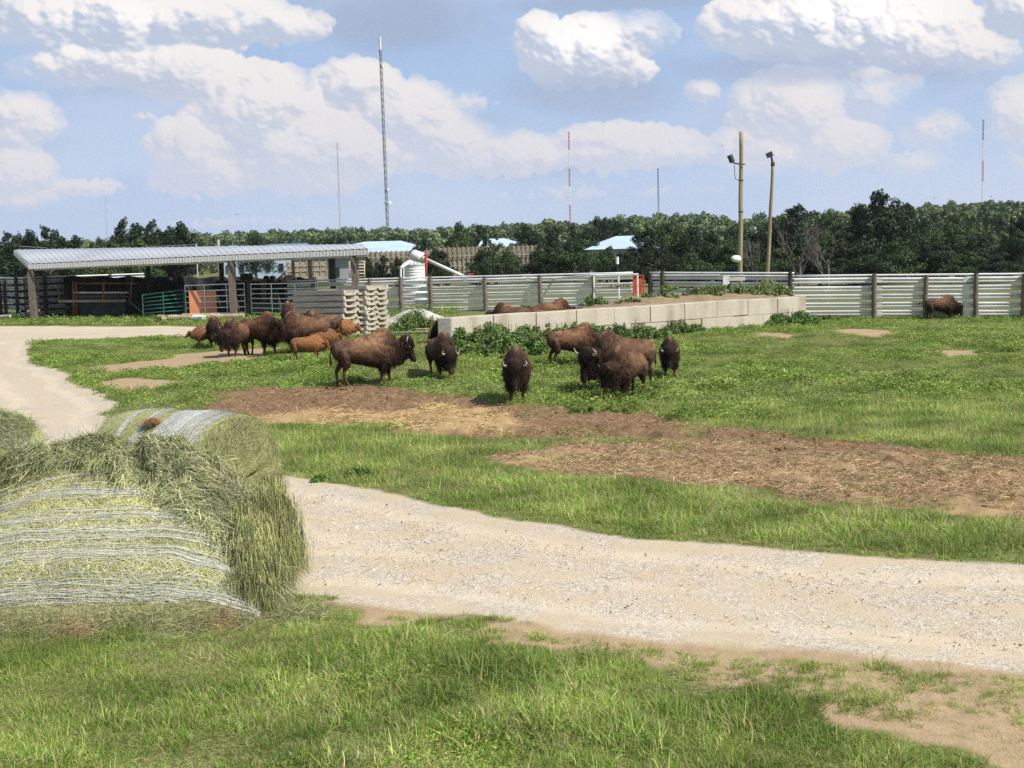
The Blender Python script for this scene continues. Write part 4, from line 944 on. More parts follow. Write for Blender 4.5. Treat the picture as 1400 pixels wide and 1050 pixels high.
        tv.append(V2); tf.append(F2+n0)
        mesh_np('net_wrap', np.concatenate(tv), np.concatenate(tf), net, parent=root)
        return root
    c = P(252, 640, 16.0); c[2] = 0
    b2 = bale(c, -27, .86, .90, 'long pale hay bale behind the slumped one, thickly banded in white net', [(.85, .05), (.66, .05), (.48, .05), (.28, .05), (.1, .035), (-.2, .04), (-.52, .03), (.5, .3), (.4, .3)], HAYC[:5]+[(.5, .45, .26)], dent=.03, seed=2, threads=190)
    c3 = P(-62, 640, 15.6); c3[2] = 0
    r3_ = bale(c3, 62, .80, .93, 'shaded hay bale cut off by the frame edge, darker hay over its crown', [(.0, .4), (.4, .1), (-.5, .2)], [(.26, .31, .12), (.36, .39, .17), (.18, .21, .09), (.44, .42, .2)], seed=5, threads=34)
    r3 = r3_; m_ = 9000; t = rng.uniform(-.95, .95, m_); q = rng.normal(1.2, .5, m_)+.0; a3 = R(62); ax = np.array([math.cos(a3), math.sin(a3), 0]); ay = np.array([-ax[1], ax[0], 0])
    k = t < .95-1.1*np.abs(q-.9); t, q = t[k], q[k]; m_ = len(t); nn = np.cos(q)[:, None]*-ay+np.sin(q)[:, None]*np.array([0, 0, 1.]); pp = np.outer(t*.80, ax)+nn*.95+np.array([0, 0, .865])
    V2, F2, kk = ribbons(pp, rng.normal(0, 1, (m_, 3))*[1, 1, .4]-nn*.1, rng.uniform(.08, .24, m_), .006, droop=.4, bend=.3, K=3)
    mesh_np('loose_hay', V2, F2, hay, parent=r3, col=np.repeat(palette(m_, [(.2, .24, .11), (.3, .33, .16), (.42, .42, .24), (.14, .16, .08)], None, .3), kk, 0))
    # brown clod of hay on the pale bale
    q = P(208, 574, 15.6); rs = np.random.default_rng(3); m_ = 260; a = rs.uniform(0, 6.28, m_); rr = rs.uniform(0, .10, m_); pp = np.stack([q[0]+rr*np.cos(a), q[1]+rr*np.sin(a), 1.61+rs.uniform(0, .03, m_)], 1)
    v, f, kk = ribbons(pp, np.stack([np.cos(a+1.3), np.sin(a+1.3), rs.normal(0, .2, m_)], 1), .09, .008, droop=.3, bend=.3, K=2, rs=rs)
    v2, f2 = ball((q[0], q[1], 1.60), (.10, .10, .03)); o = mesh_np('hay_clod', np.concatenate([v, np.array(v2)]), [f, np.array([x for x in f2 if len(x) == 4])+len(v), np.array([x for x in f2 if len(x) == 3])+len(v)], M('clod', (.6, .6, .6), (1.2, 1.2, 1.2), attr='col', scale=9), col=np.concatenate([np.repeat(palette(m_, [(.42, .24, .12), (.36, .2, .1), (.5, .33, .18)]), kk, 0), np.repeat([[.36, .2, .1]], len(v2), 0)]))
    tag(o, 'brown clod of dry matter on top of the pale banded bale', 'clod')
# ------------------------------------------------------------------ structures
def T(x, y): return float(terrain(x, y))
def build_structures():
    steel = M('galvanised', (.74, .75, .75), (.90, .90, .89), rough=.5, metal=.0, scale=2.2, stretch='world', c3=(.62, .61, .59), scale2=.5, bump=.05)
    steel_d = M('dark_steel', (.34, .35, .35), (.60, .60, .58), rough=.6, metal=.2, scale=1.6, stretch='world')  # darker grey steel; on the shaded guardrail runs it paints in the shade
    wood = M('post_wood', (.10, .08, .065), (.26, .215, .17), rough=.9, scale=5, stretch=(6, 6, .8), bump=.5, bscale=20)
    wood_l = M('pale_wood', (.44, .36, .23), (.62, .53, .37), rough=.9, scale=4, stretch=(5, 5, .7), bump=.4, bscale=15, c3=(.34, .27, .18), scale2=.6)
    wood_g = M('grey_wood', (.27, .26, .245), (.42, .405, .38), rough=.95, scale=3, stretch=(1, 1, 8), bump=.5, bscale=20)
    conc = M('concrete_block', (.50, .46, .38), (.70, .65, .55), rough=.93, scale=1.1, stretch=(1, 1, .35), bump=.5, bscale=18, c3=(.36, .31, .235), scale2=1.1, detail=10)
    rust = M('rust', (.20, .075, .035), (.34, .15, .075), rough=.9, scale=8)
    green = M('green_paint', (.03, .16, .11), (.07, .24, .17), rough=.5, scale=5)
    galv = M('gate_pipe', (.72, .73, .73), (.88, .88, .87), rough=.4, metal=.1, scale=4)
    white = M('white_paint', (.74, .74, .72), (.85, .85, .83), rough=.5, scale=4)
    red = M('red_paint', (.42, .05, .03), (.58, .10, .06), rough=.6, scale=3)
    black = M('black_tarp', (.012, .012, .014), (.04, .04, .042), rough=.55, scale=1.2, bump=.9, bscale=3)
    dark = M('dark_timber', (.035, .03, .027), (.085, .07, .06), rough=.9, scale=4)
    groupf = 'guardrail fence runs'
    # ---- guardrail fences
    def wbeam(mb, a, b, z, side):
        """W profile rail from a to b (2-D ground points with heights), centred at height z"""
        a = np.array(a); b = np.array(b); d = b-a; d[2] = 0; l = np.linalg.norm(d); d /= l; nrm = np.array([d[1], -d[0], 0])*side
        prof = [(h*.88, o*1.15) for h, o in [(-.155, .0), (-.135, .03), (-.10, .075), (-.06, .075), (-.02, .015), (.02, .015), (.06, .075), (.10, .075), (.135, .03), (.155, .0)]]
        v = []
        for e, (p0, zz) in enumerate(((a, a[2]+z), (b, b[2]+z))):
            for (h, o_) in prof: v.append([p0[0]+nrm[0]*o_, p0[1]+nrm[1]*o_, zz+h])
        for e, (p0, zz) in enumerate(((a, a[2]+z), (b, b[2]+z))):
            for (h, o_) in prof: v.append([p0[0]+nrm[0]*(o_-.006), p0[1]+nrm[1]*(o_-.006), zz+h])
        n = len(prof); f = [(i, i+1, n+i+1, n+i) for i in range(n-1)]+[(2*n+i+1, 2*n+i, 3*n+i, 3*n+i+1) for i in range(n-1)]
        f += [(0, n, 3*n, 2*n), (n-1, 3*n-1, 4*n-1, 2*n-1)]
        mb.add(v, f)
    def fence(pts, posts, label, zbot=.12, nr=5, pitch=.395, postm=wood, side=1, top=True, ht=None, mat=steel, gapd=1.0, frontposts=True):
        """pts: list of (x,y,zground); posts: list of parametric positions along total run"""
        P_ = [np.array(p, float) for p in pts]; root = empty('guardrail_fence', P_[0], label, 'fence', groupf)
        seg = [np.linalg.norm((P_[i+1]-P_[i])[:2]) for i in range(len(P_)-1)]; tot = sum(seg)
        def at(s):
            for i, l in enumerate(seg):
                if s <= l or i == len(seg)-1: return P_[i]+(P_[i+1]-P_[i])*(s/l)
                s -= l
        H_ = zbot+nr*pitch
        for r_ in range(nr):
            mb = MB(); s = 0; k = 0
            while s < tot-.05:
                e = min(s+3.81, tot); dz = rng.normal(0, .012); a = at(s)+[0, 0, dz]; b = at(e)+[0, 0, dz+rng.normal(0, .012)]; wbeam(mb, a, b, zbot+pitch*(r_+.5), side); s = e; k += 1
                if s < tot-.05: # lap splice
                    c = at(s); d = (b-a)/np.linalg.norm(b-a); nrm = np.array([d[1], -d[0], 0])*side; mb.box(c+[0, 0, zbot+pitch*(r_+.5)]+nrm*.055, (.26, .05, .24), d)
            mb.build('rail', mat, root, smooth=False)
        if top:
            mb = MB(); mb.tube([at(s)+np.array([0, 0, H_+.05]) for s in np.linspace(0, tot, 12)], .045, 8); mb.build('top_pipe', galv, root, smooth=True)
        d = (P_[-1]-P_[0]); d[2] = 0; d /= np.linalg.norm(d); nrm = np.array([d[1], -d[0], 0])*side
        for s in posts:
            c = at(s)+nrm*.17*(1 if frontposts else -1); mb = MB(); h = H_+rng.uniform(.02, .14); mb.tube([c+[0, 0, -.3], c+[rng.normal(0, .02), 0, h*.5], c+[rng.normal(0, .02), 0, h]], [.125, .115, .105], 10); mb.build('post', postm, root, smooth=False)
        return root
    # right run (faces the pasture)
    A = P(1086, 432, 59.5); B_ = P(1600, 433, 56.5); A[2] = T(A[0], A[1])-.02; B_[2] = T(B_[0], B_[1])-.05
    L_ = np.linalg.norm((B_-A)[:2])
    def postpos(a, b, pxs):
        out = []
        for px in pxs:
            r = ray(px, 400); k = r[0]/r[1]; d = b-a; t = (k*a[1]-a[0])/(d[0]-k*d[1]); out.append(t*np.linalg.norm(d[:2]))
        return out
    fence([A, B_], postpos(A, B_, [1195, 1265, 1334, 1399, 1466, 1530, 1590]), 'long silver guardrail fence run beside the lone grazing bison', zbot=.10, nr=5, pitch=.335+.04, side=1)
    # centre run behind the raised soil
    A2 = P(889, 425, 66); B2 = P(1086, 425, 62.5); A2[2] = T(A2[0], A2[1])+.1; B2[2] = T(B2[0], B2[1])+.1
    fence([A2, B2], [.1, .75, L2 if False else np.linalg.norm((B2-A2)[:2])-.15], 'silver guardrail run with a small white board, behind the weeds on the raised soil', zbot=.15, nr=5, pitch=.36, postm=dark, side=1)
    # left run behind the slabs up to the red gate
    A3 = P(395, 428, 77); B3 = P(866, 420, 70); A3[2] = .34; B3[2] = .38
    fence([A3, B3], postpos(A3, B3, [430, 508, 550, 590, 665, 740, 813]), 'silver guardrail fence stretching behind the slab stacks and grain bin side', zbot=.06, nr=5, pitch=.385, side=1, mat=steel, postm=wood)
    # short turn-back rail on top near the red gate
    mb = MB(); a = P(745, 382, 72); b = P(808, 376, 69); c = P(873, 375, 68.5)
    mb.tube([a, b, c], .05, 8)
    t = single(mb, 'loading_rail', galv, 'extra pale pipe rail rising along the fence top toward the red gate', 'rail')
    for px in (812, 846, 872):
        q = P(px, 376, 69); m2 = MB(); m2.tube([q+[0, .25, -1.9], q+[0, .25, 0]], .05, 8); o = m2.build('support', galv, t, rel=True)
    # far run at the left edge
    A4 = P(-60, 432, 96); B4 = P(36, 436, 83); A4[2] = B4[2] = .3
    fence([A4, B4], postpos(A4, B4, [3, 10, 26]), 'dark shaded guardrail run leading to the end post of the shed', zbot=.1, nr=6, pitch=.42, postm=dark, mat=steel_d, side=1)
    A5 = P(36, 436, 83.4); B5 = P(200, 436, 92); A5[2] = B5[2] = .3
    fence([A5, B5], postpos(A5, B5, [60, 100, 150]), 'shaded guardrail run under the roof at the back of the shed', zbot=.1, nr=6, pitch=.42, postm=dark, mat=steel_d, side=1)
    # concrete pavement strip under the right run
    # red gate
    c = P(866, 405, 69.6); d_ = P(880, 405, 69.2); z1 = P(870, 377, 69.4)[2]; z0 = 1.15
    root = empty('red_gate', (c[0], c[1], z0), 'small red sheet gate between the two guardrail runs', 'gate')
    m = MB(); m.box(((c[0]+d_[0])/2, c[1]+.02, (z0+z1)/2), (d_[0]-c[0]-.10, .03, (z1-z0)*.8)); m.build('panel', red, root)
    m = MB()
    for q in (c, d_): m.tube([(q[0], q[1]-.03, z0-.5), (q[0], q[1]-.03, z1+.05)], .035, 8)
    m.tube([(c[0], c[1]-.03, z1-.02), (d_[0], c[1]-.03, z1-.02)], .03, 8); m.build('frame', red, root)
    # white board on the centre fence
    q = P(992, 384, 63.9); m = MB(); m.box(q+[0, -.15, -.0], (.32, .03, .44)); single(m, 'sign_board', white, 'small blank white board fixed on the guardrail left of the tall pole', 'board', bevel=.01)
    q = P(1006, 381.5, 63.7); m = MB(); m.box(q+[0, -.16, 0], (.85, .03, .17)); single(m, 'name_plate', M('cream_plate', (.55, .5, .42), (.7, .66, .58), rough=.6), 'thin cream plate mounted on the guardrail just past the white board', 'plate', bevel=.01)
    # ---- concrete block wall
    root = empty('block_wall', P(605, 452, 41.6), 'pale concrete block wall retaining soil, weeds at its foot', 'wall')
    p0 = np.array([P(605, 440, 41.8)[0], 41.8]); p1 = np.array([P(1094, 425, 54.2)[0], 54.2]); d = p1-p0; Lw = np.linalg.norm(d); d /= Lw; d3 = np.array([d[0], d[1], 0]); nrm = np.array([d[1], -d[0]])
    nb = int(round(Lw/1.86)); bl = Lw/nb
    for row in range(3):
        off = bl/2 if row % 2 else 0
        for i in range(nb+(1 if off else 0)):
            s0 = i*bl-off; s1 = s0+bl; s0 = max(s0, 0); s1 = min(s1, Lw)
            if s1-s0 < .2: continue
            ztop = 1.56-.08*((s0+s1)/2/Lw); zt = ztop-.64*row; pc = p0+d*(s0+s1)/2
            j = rng.normal(0, .018, 2); mb = MB(); mb.box((pc[0]+nrm[0]*j[0], pc[1]+nrm[1]*j[0], zt-.32+rng.normal(0, .006)), (s1-s0-.03, .62, .625), d3)
            mb.build('block', conc, root, bevel=.018)
    # odd standing block at the near end and one at the far end
    q = P(612, 441, 41.2); m = MB(); m.box((q[0]-.1, 41.35, .92), (.42, .6, 1.3)); single(m, 'end_block', wood_g, 'upright weathered grey block closing the near end of the pale wall', 'block', bevel=.02)
    # soil retained behind the wall
    n = 60; V = []; Fq = []
    ss = np.linspace(-.05, 1.02, n); ww = np.linspace(0, 1, 26)
    S_, W_ = np.meshgrid(ss, ww, indexing='ij'); bx = p0[0]+(p1-p0)[0]*S_; by = p0[1]+(p1-p0)[1]*S_
    dep = 12-4*S_; X = bx-.20+.0*W_; Y = by+.25+dep*W_
    Zs = 1.44-.03*S_-.55*(1-sstep(.30, .52, S_))*sstep(.0, .02, W_)+.20*np.sin(np.pi*np.clip(W_*1.1, 0, 1))*sstep(.15, .6, S_)*(1-.5*sstep(.8, 1.0, S_))+(fbm(X, Y, .9, 91)-.5)*.28*sstep(0, .08, W_)+(fbm(X, Y, .3, 92)-.5)*.12
    Zs = np.where(W_ > .97, .1, Zs); Zs = np.where((S_ < -.03) | (S_ > 1.01), .1, Zs)
    ii = np.arange(n*26).reshape(n, 26); f = np.stack([ii[:-1, :-1].ravel(), ii[1:, :-1].ravel(), ii[1:, 1:].ravel(), ii[:-1, 1:].ravel()], 1)
    soil = M('litter_soil', (.13, .085, .05), (.36, .25, .15), rough=.95, scale=4.5, stretch='world', c3=(.30, .23, .14), scale2=1.6, bump=1., bscale=9, detail=10)
    o = mesh_np('raised_soil', np.stack([X.ravel(), Y.ravel(), Zs.ravel()], 1), f, soil, smooth=True); tag(o, 'brown littered soil heaped behind the concrete wall', 'soil', kind='structure')
    # ---- shed
    FL = P(40, 362, 80); FR = P(503, 344, 72); BR = P(496, 338, 80); BL = P(20, 346, 88)
    FL[2] = P(40, 361, 80)[2]; zb = [FL[2], P(503, 340.5, 72)[2], P(496, 336.5, 80)[2], P(21, 344, 88)[2]]
    root = empty('open_shed', (P(270, 437, 78)[0], 78, .35), 'long open pole shed with pale corrugated metal roof and white fascia', 'shed')
    roofm = M('roof_sheet', (.42, .44, .48), (.54, .56, .59), rough=.4, metal=.25, scale=.8, stretch='world', c3=(.58, .59, .61), scale2=.25)
    C4 = [np.array([FL[0], FL[1], zb[0]]), np.array([FR[0], FR[1], zb[1]]), np.array([BR[0], BR[1], zb[2]+.10]), np.array([BL[0], BL[1], zb[3]+.10])]
    nx = 56*6; V = []; 
    for k in range(nx+1):
        t = k/nx; ph = (k % 6); h = [.0, .0, .0, .0, .03, .03][ph]
        a = C4[0]*(1-t)+C4[1]*t; b = C4[3]*(1-t)+C4[2]*t; V += [a+[0, 0, h+.03], b+[0, 0, h+.03], a+[0, 0, h], b+[0, 0, h]]
    V = np.array(V); k = np.arange(nx)*4; F1 = np.stack([k, k+4, k+5, k+1], 1); F2 = np.stack([k+2, k+3, k+7, k+6], 1); F3 = np.stack([k, k+2, k+6, k+4], 1); F4 = np.stack([k+1, k+5, k+7, k+3], 1)
    mesh_np('roof', V-np.array(root.location), np.concatenate([F1, F2, F3, F4]), roofm, parent=root)
    mb = MB(); hF = .30
    a = C4[0]+[0, -.06, -hF/2-.02]; b = C4[1]+[0, -.06, -hF/2-.02]; mb.bar(a, b, .03, hF)
    dd = (b-a)/110
    for i in range(111): mb.box(a+dd*i+[0, -.02, 0], (.02, .012, hF-.01), (b-a)/np.linalg.norm(b-a))
    mb.build('fascia', white, root)
    mb = MB(); mb.bar(C4[0]+[-.05, 0, -hF/2-.02], C4[3]+[-.05, 0, -hF/2-.02], .03, hF); mb.build('end_fascia', steel, root)
    mb = MB(); mb.bar(C4[1]+[.03, 0, -hF/2], C4[2]+[.03, 0, -hF/2], .03, hF*.9); mb.build('end_fascia', white, root)
    for t in (0.03, .35, .68, .97):
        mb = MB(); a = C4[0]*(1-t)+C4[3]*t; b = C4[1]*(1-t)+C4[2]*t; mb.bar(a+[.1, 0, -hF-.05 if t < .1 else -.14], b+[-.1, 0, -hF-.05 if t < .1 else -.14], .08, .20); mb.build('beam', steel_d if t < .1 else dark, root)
    def post(px, D, ytop, mat=wood, r=.17, h=None):
        q = P(px, 436, D); zg = T(q[0], q[1]); t = (q[0]-FL[0])/(FR[0]-FL[0]); zt = zb[0]*(1-t)+zb[1]*t-.3
        m = MB(); m.box((q[0], q[1], (zg-.3+zt)/2), (r*2, r*2, zt-zg+.3)); m.build('post', mat, root, bevel=.02)
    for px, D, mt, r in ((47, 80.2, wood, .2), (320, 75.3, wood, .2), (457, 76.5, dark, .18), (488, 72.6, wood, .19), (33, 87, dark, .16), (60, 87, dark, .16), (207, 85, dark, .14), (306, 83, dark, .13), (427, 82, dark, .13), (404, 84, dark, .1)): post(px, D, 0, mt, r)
    mb = MB()   # hanging cords and conduits
    for pts in ([(320, 359, 76), (330, 372, 77), (340, 375, 77), (349, 360, 78)], [(372, 374, 77), (385, 368, 77), (395, 360, 77)]):
        mb.tube([P(*p) for p in pts], .02, 5)
    mb.build('cord', dark, root)
    # tarp wall at the back of the shed
    for (x0, x1, y0, D0, D1, lab) in ((52, 300, 378, 86.5, 84, 'black tarpaulin windbreak hung across the back of the shed'), (300, 432, 379, 84, 82, 'lower black windbreak behind the silver gates')):
        mb = MB(); a = P(x0, y0, D0); b = P(x1, y0+1, D1); nn_ = 60; zt0 = a[2]; v = []
        for i in range(nn_+1):
            t = i/nn_; p = a*(1-t)+b*t; wv = .12*math.sin(t*70)+.08*math.sin(t*29+1)
            v += [(p[0], p[1]+wv, p[2]+.06*math.sin(t*40)), (p[0], p[1]+.5*wv, .2), (p[0], p[1]+wv+.03, p[2]+.06*math.sin(t*40)), (p[0], p[1]+.5*wv+.03, .2)]
        f = []
        for i in range(nn_): k = 4*i; f += [(k, k+1, k+5, k+4), (k+2, k+6, k+7, k+3), (k, k+4, k+6, k+2)]
        mb.add(v, f); o = single(mb, 'tarpaulin', black, lab, 'tarpaulin', smooth=True)
    # implements standing on the dark shelf line (silhouettes on the windbreak top)
    m = MB(); q = P(337, 376, 82.5); m.box(q+[0, 0, -.1], (.75, .4, .40)); m.box(q+[-.25, 0, -.42], (.1, .3, .3)); m.box(q+[.25, 0, -.42], (.1, .3, .3)); single(m, 'feed_box', dark, 'dark box on legs standing on the windbreak ledge in the shed', 'box', bevel=.02)
    for px, w_, nm in ((364, .18, 'first dark canister from the box on the shed ledge'), (373, .2, 'second dark canister from the box on the shed ledge')):
        q = P(px, 378, 82.5); m = MB(); m.tube([q+[0, 0, -.35], q+[0, 0, 0], q+[0, 0, .06]], [w_, w_, w_*.5], 10); single(m, 'canister', dark, nm, 'canister')
    m = MB(); q = P(389, 375, 82.5); m.tube([q+[-.5, 0, -.3], q+[-.2, 0, -.1], q+[0, 0, .1]], .06, 6); m.tube([q+[-.3, 0, -.35], q+[.3, 0, -.15], q+[.45, 0, -.35]], .12, 6); m.tube([q+[0, 0, -.35], q+[.05, 0, .25]], .05, 6); m.box(q+[.3, 0, -.2], (.4, .2, .3)); single(m, 'crank_tool', dark, 'dark cranked implement on the shed ledge before the post', 'implement')
    m = MB(); a = P(298, 383, 84); b = P(432, 384, 82); m.bar(a, b, .5, .12); single(m, 'ledge', dark, 'long dark ledge carrying boxes and canisters inside the shed', 'ledge')
    # ---- gates in the shed front
    def gate(a, b, z0, z1, rails, ups, mat, label, r=.03, brace=False, name='pipe_gate', grp='pipe gates across the shed'):
        a = np.array(a, float); b = np.array(b, float); root = empty(name, (a[0], a[1], 0), label, 'gate', grp)
        H = lambda p, z: np.array([p[0], p[1], z])
        m = MB(); za0, za1 = z0 if np.isscalar(z0) else z0[0], z1 if np.isscalar(z1) else z1[0]; zb0, zb1 = z0 if np.isscalar(z0) else z0[1], z1 if np.isscalar(z1) else z1[1]
        m.tube([H(a, za0), H(a, za1), H(b, zb1), H(b, zb0), H(a, za0)], r*1.15, 8); m.build('frame', mat, root, smooth=True)
        for i in range(1, rails+1):
            t = i/(rails+1); m = MB(); m.tube([H(a, za0*(1-t)+za1*t), H(b, zb0*(1-t)+zb1*t)], r*.9, 8); m.build('rail', mat, root, smooth=True)
        for u in ups:
            p = a*(1-u)+b*u; m = MB(); m.box(((p[0]), p[1]-.04, ((za0+za1)*(1-u)+(zb0+zb1)*u)/2), (.045, .02, (za1-za0)*(1-u)+(zb1-zb0)*u)); m.build('upright', mat, root)
        if brace: m = MB(); m.tube([H(a, za1*.7), H(b, zb0)], r, 6); m.build('brace', mat, root)
        return root
    zz = lambda px, py, D: P(px, py, D)[2]
    gate(P(232, 0, 76.5)[:2].tolist()+[0], P(315, 0, 75.6)[:2].tolist()+[0], (zz(232, 430, 76.5), zz(315, 428, 75.6)), (zz(232, 391, 76.5), zz(315, 388, 75.6)), 4, (.33, .7), galv, 'silver pipe gate in front of the orange board', .034)
    gate(P(324, 0, 75.6)[:2].tolist()+[0], P(418, 0, 74.5)[:2].tolist()+[0], (zz(324, 428, 75.6), zz(418, 431, 74.5)), (zz(324, 389, 75.6), zz(418, 387, 74.5)), 5, (.31, .66), galv, 'silver pipe gate between the shed post and the grey slabs', .034)
    gate(P(172, 0, 77)[:2].tolist()+[0], P(230, 0, 76.8)[:2].tolist()+[0], (zz(172, 434, 77), zz(230, 430, 76.8)), (zz(172, 404, 77), zz(230, 397, 76.8)), 5, (.0, .5, 1.), green, 'green pipe gate sloping beside the rusty chute frame', .032)
    gate(P(395, 0, 75.5)[:2].tolist()+[0], P(452, 0, 75)[:2].tolist()+[0], (zz(395, 405, 75.5), zz(452, 404, 75)), (zz(395, 388, 75.5), zz(452, 387, 75)), 1, (.35, .7), galv, 'short silver rail panel above the grey slabs beside the dark post', .028)
    # tan panel behind the right shed opening
    gate(P(463, 0, 100)[:2].tolist()+[0], P(484, 0, 100)[:2].tolist()+[0], zz(463, 379, 100), zz(463, 358, 100), 4, (.5,), M('tan_pipe', (.5, .42, .28), (.6, .5, .35)), 'tan pen panel standing beyond the shed end posts', .05)
    # orange board
    m = MB(); a = P(258, 398, 76.32); b = P(297, 430, 76.32); m.box(((a[0]+b[0])/2, 76.32, (a[2]+b[2])/2), (b[0]-a[0], .08, a[2]-b[2])); single(m, 'orange_board', M('orange_board', (.74, .28, .14), (.82, .34, .18), rough=.6, scale=1.5), 'flat orange board standing behind the silver gate in the shed', 'board', bevel=.015)
    # rusty chute frame
    root = empty('chute_frame', P(130, 437, 81), 'rusty pipe squeeze chute frame in the dark of the shed', 'chute')
    def rt_(pts, r, nm='rail', mt=rust): m = MB(); m.tube([P(x, y, d) for x, y, d in pts], r, 8); m.build(nm, mt, root, smooth=True)
    for x0 in (100, 104): rt_([(x0, 385, 81), (x0+1, 438, 81)], .07, 'upright')
    for x0 in (141,): rt_([(x0+1, 385, 81), (x0, 421, 81)], .07, 'upright')
    rt_([(181, 378, 81), (178, 410, 81)], .06, 'upright'); rt_([(80, 391, 81), (81, 412, 81), (86, 419, 81), (96, 421, 81)], .04)
    rt_([(104, 387.5, 81), (188, 387.5, 81)], .045); rt_([(80, 412, 80.9), (172, 411.5, 80.9)], .09, 'rail', M('tan_rail', (.40, .29, .2), (.5, .38, .28), rough=.8)); rt_([(100, 400, 81), (176, 400, 81)], .05, 'rail', galv); rt_([(102, 406, 81), (176, 405.5, 81)], .03); rt_([(60, 437, 81), (172, 437, 81)], .04)
    m = MB(); a = P(108, 402, 82); b = P(172, 437, 82); 
    m.box(((a[0]+b[0])/2, 82, (a[2]+b[2])/2), (b[0]-a[0], .06, a[2]-b[2])); m.build('side_sheet', M('teal_sheet', (.035, .06, .06), (.07, .10, .10), rough=.6, scale=2), root)
    rt_([(176, 411, 80.6), (200, 432, 80.4)], .06, 'brace', wood)
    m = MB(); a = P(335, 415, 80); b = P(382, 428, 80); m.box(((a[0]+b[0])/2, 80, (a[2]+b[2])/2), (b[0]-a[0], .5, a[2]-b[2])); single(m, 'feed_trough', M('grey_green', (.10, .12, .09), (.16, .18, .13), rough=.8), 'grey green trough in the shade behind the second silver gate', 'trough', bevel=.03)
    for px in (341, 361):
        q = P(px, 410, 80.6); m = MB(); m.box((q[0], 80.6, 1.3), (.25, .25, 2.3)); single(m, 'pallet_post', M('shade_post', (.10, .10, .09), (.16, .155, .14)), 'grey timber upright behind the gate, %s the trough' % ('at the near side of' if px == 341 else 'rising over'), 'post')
    # ---- logs and pipe on the ground
    def log(x0, y0, x1, y1, D, r, mat, label, cat='log', n='timber_pole'):
        a = P(x0, y0, D); b = P(x1, y1, D-.4); a[2] = max(a[2], T(a[0], a[1])+r); b[2] = max(b[2], T(b[0], b[1])+r); d = b-a
        m = MB(); m.tube([a, a+d*.3, a+d*.7, b], [r, r*1.02, r*.98, r*.95], 14); single(m, n, mat, label, cat, smooth=False)
    log(230, 434.5, 264, 434.5, 74.0, .17, wood_l, 'short thick yellow timber pole with dark cut end, front of the white pipe'); log(280, 433.5, 334, 432, 73.9, .16, wood_l, 'tan timber pole past the white pipe, reaching the shed post'); log(217, 434, 224, 434, 74.0, .16, wood_l, 'stub of tan timber before the dark-ended pole'); 
    log(264, 435, 279, 434.5, 73.7, .19, white, 'bright white plastic pipe lying across the tan timber poles', 'pipe', 'plastic_pipe')
    log(250, 430.5, 300, 429.5, 74.6, .08, wood_l, 'thin pale pole lying behind the white pipe')
    log(0, 433, 14, 432, 76, .09, conc, 'pale slab scrap lying in the grass left of the shed', 'slab', 'slab_scrap')
    # ---- stacked concrete feed slabs
    slabs = 'concrete slabs stacked by the shed'
    slabm = M('slab_end', (.46, .43, .35), (.64, .60, .51), rough=.9, scale=4, c3=(.45, .38, .27), scale2=1.5, bump=.3)
    slabg = M('slab_shaded_side', (.19, .185, .17), (.30, .29, .27), rough=.95, scale=2.5, stretch=(1, 1, 5), bump=.4)  # long sides turned from the sun: their shade is put into this darker grey
    ORD = ['lowest', 'second', 'third', 'fourth', 'fifth', 'sixth', 'seventh', 'eighth', 'ninth', 'tenth', 'topmost']
    def stack(px0, pyb, D, w, n, hh, length, ang, label, tilt=0):
        """px0: pixel of the near corner; slabs are double channels with U-shaped ends, long grey sides running back to the left"""
        q = P(px0, pyb, D); q[2] = T(q[0], q[1])+.04; ca, sa = math.cos(R(ang)), math.sin(R(ang)); e1 = np.array([ca, sa, 0]); e2 = np.array([-sa, ca, 0])*1.0
        lng = np.array([math.cos(R(ang+105)), math.sin(R(ang+105)), 0]); wd = e1
        for i in range(n):
            z = q[2]+i*hh; j = rng.normal(0, .025, 2); o = q*[1, 1, 0]+[0, 0, z]+wd*j[0]+lng*j[1]+wd*.012*i*tilt
            root = empty('feed_slab', o, '%s slab of the %s, U-shaped pale end' % (ORD[i] if i < n-1 else 'topmost', label), 'slab', slabs)
            t = .05; prof = [(0, .0+.09), (.06, 0), (w/2-.06, 0), (w/2, .055), (w/2+.06, 0), (w-.06, 0), (w, .09), (w, hh-.012), (w-.05, hh-.012), (w-.075, .075), (w/2+.09, .06), (w/2+.04, hh-.04), (w/2-.04, hh-.04), (w/2-.09, .06), (.075, .075), (.05, hh-.012), (0, hh-.012)]
            m = MB(); m1 = MB(); nP = len(prof); A_ = [o+wd*a+np.array([0, 0, b]) for a, b in prof]; B_ = [p+lng*length for p in A_]
            m.add(A_+B_, [tuple(range(nP)), tuple(range(2*nP-1, nP-1, -1))]+[(k, nP+k, nP+(k+1) % nP, (k+1) % nP) for k in range(nP)])
            ob = m.build('channel', slabm, root)
            m1.box(o+lng*length/2-wd*.012+np.array([0, 0, hh/2]), (.02, length-.04, hh*.82), wd, lng); m1.build('side_board', slabg, root)
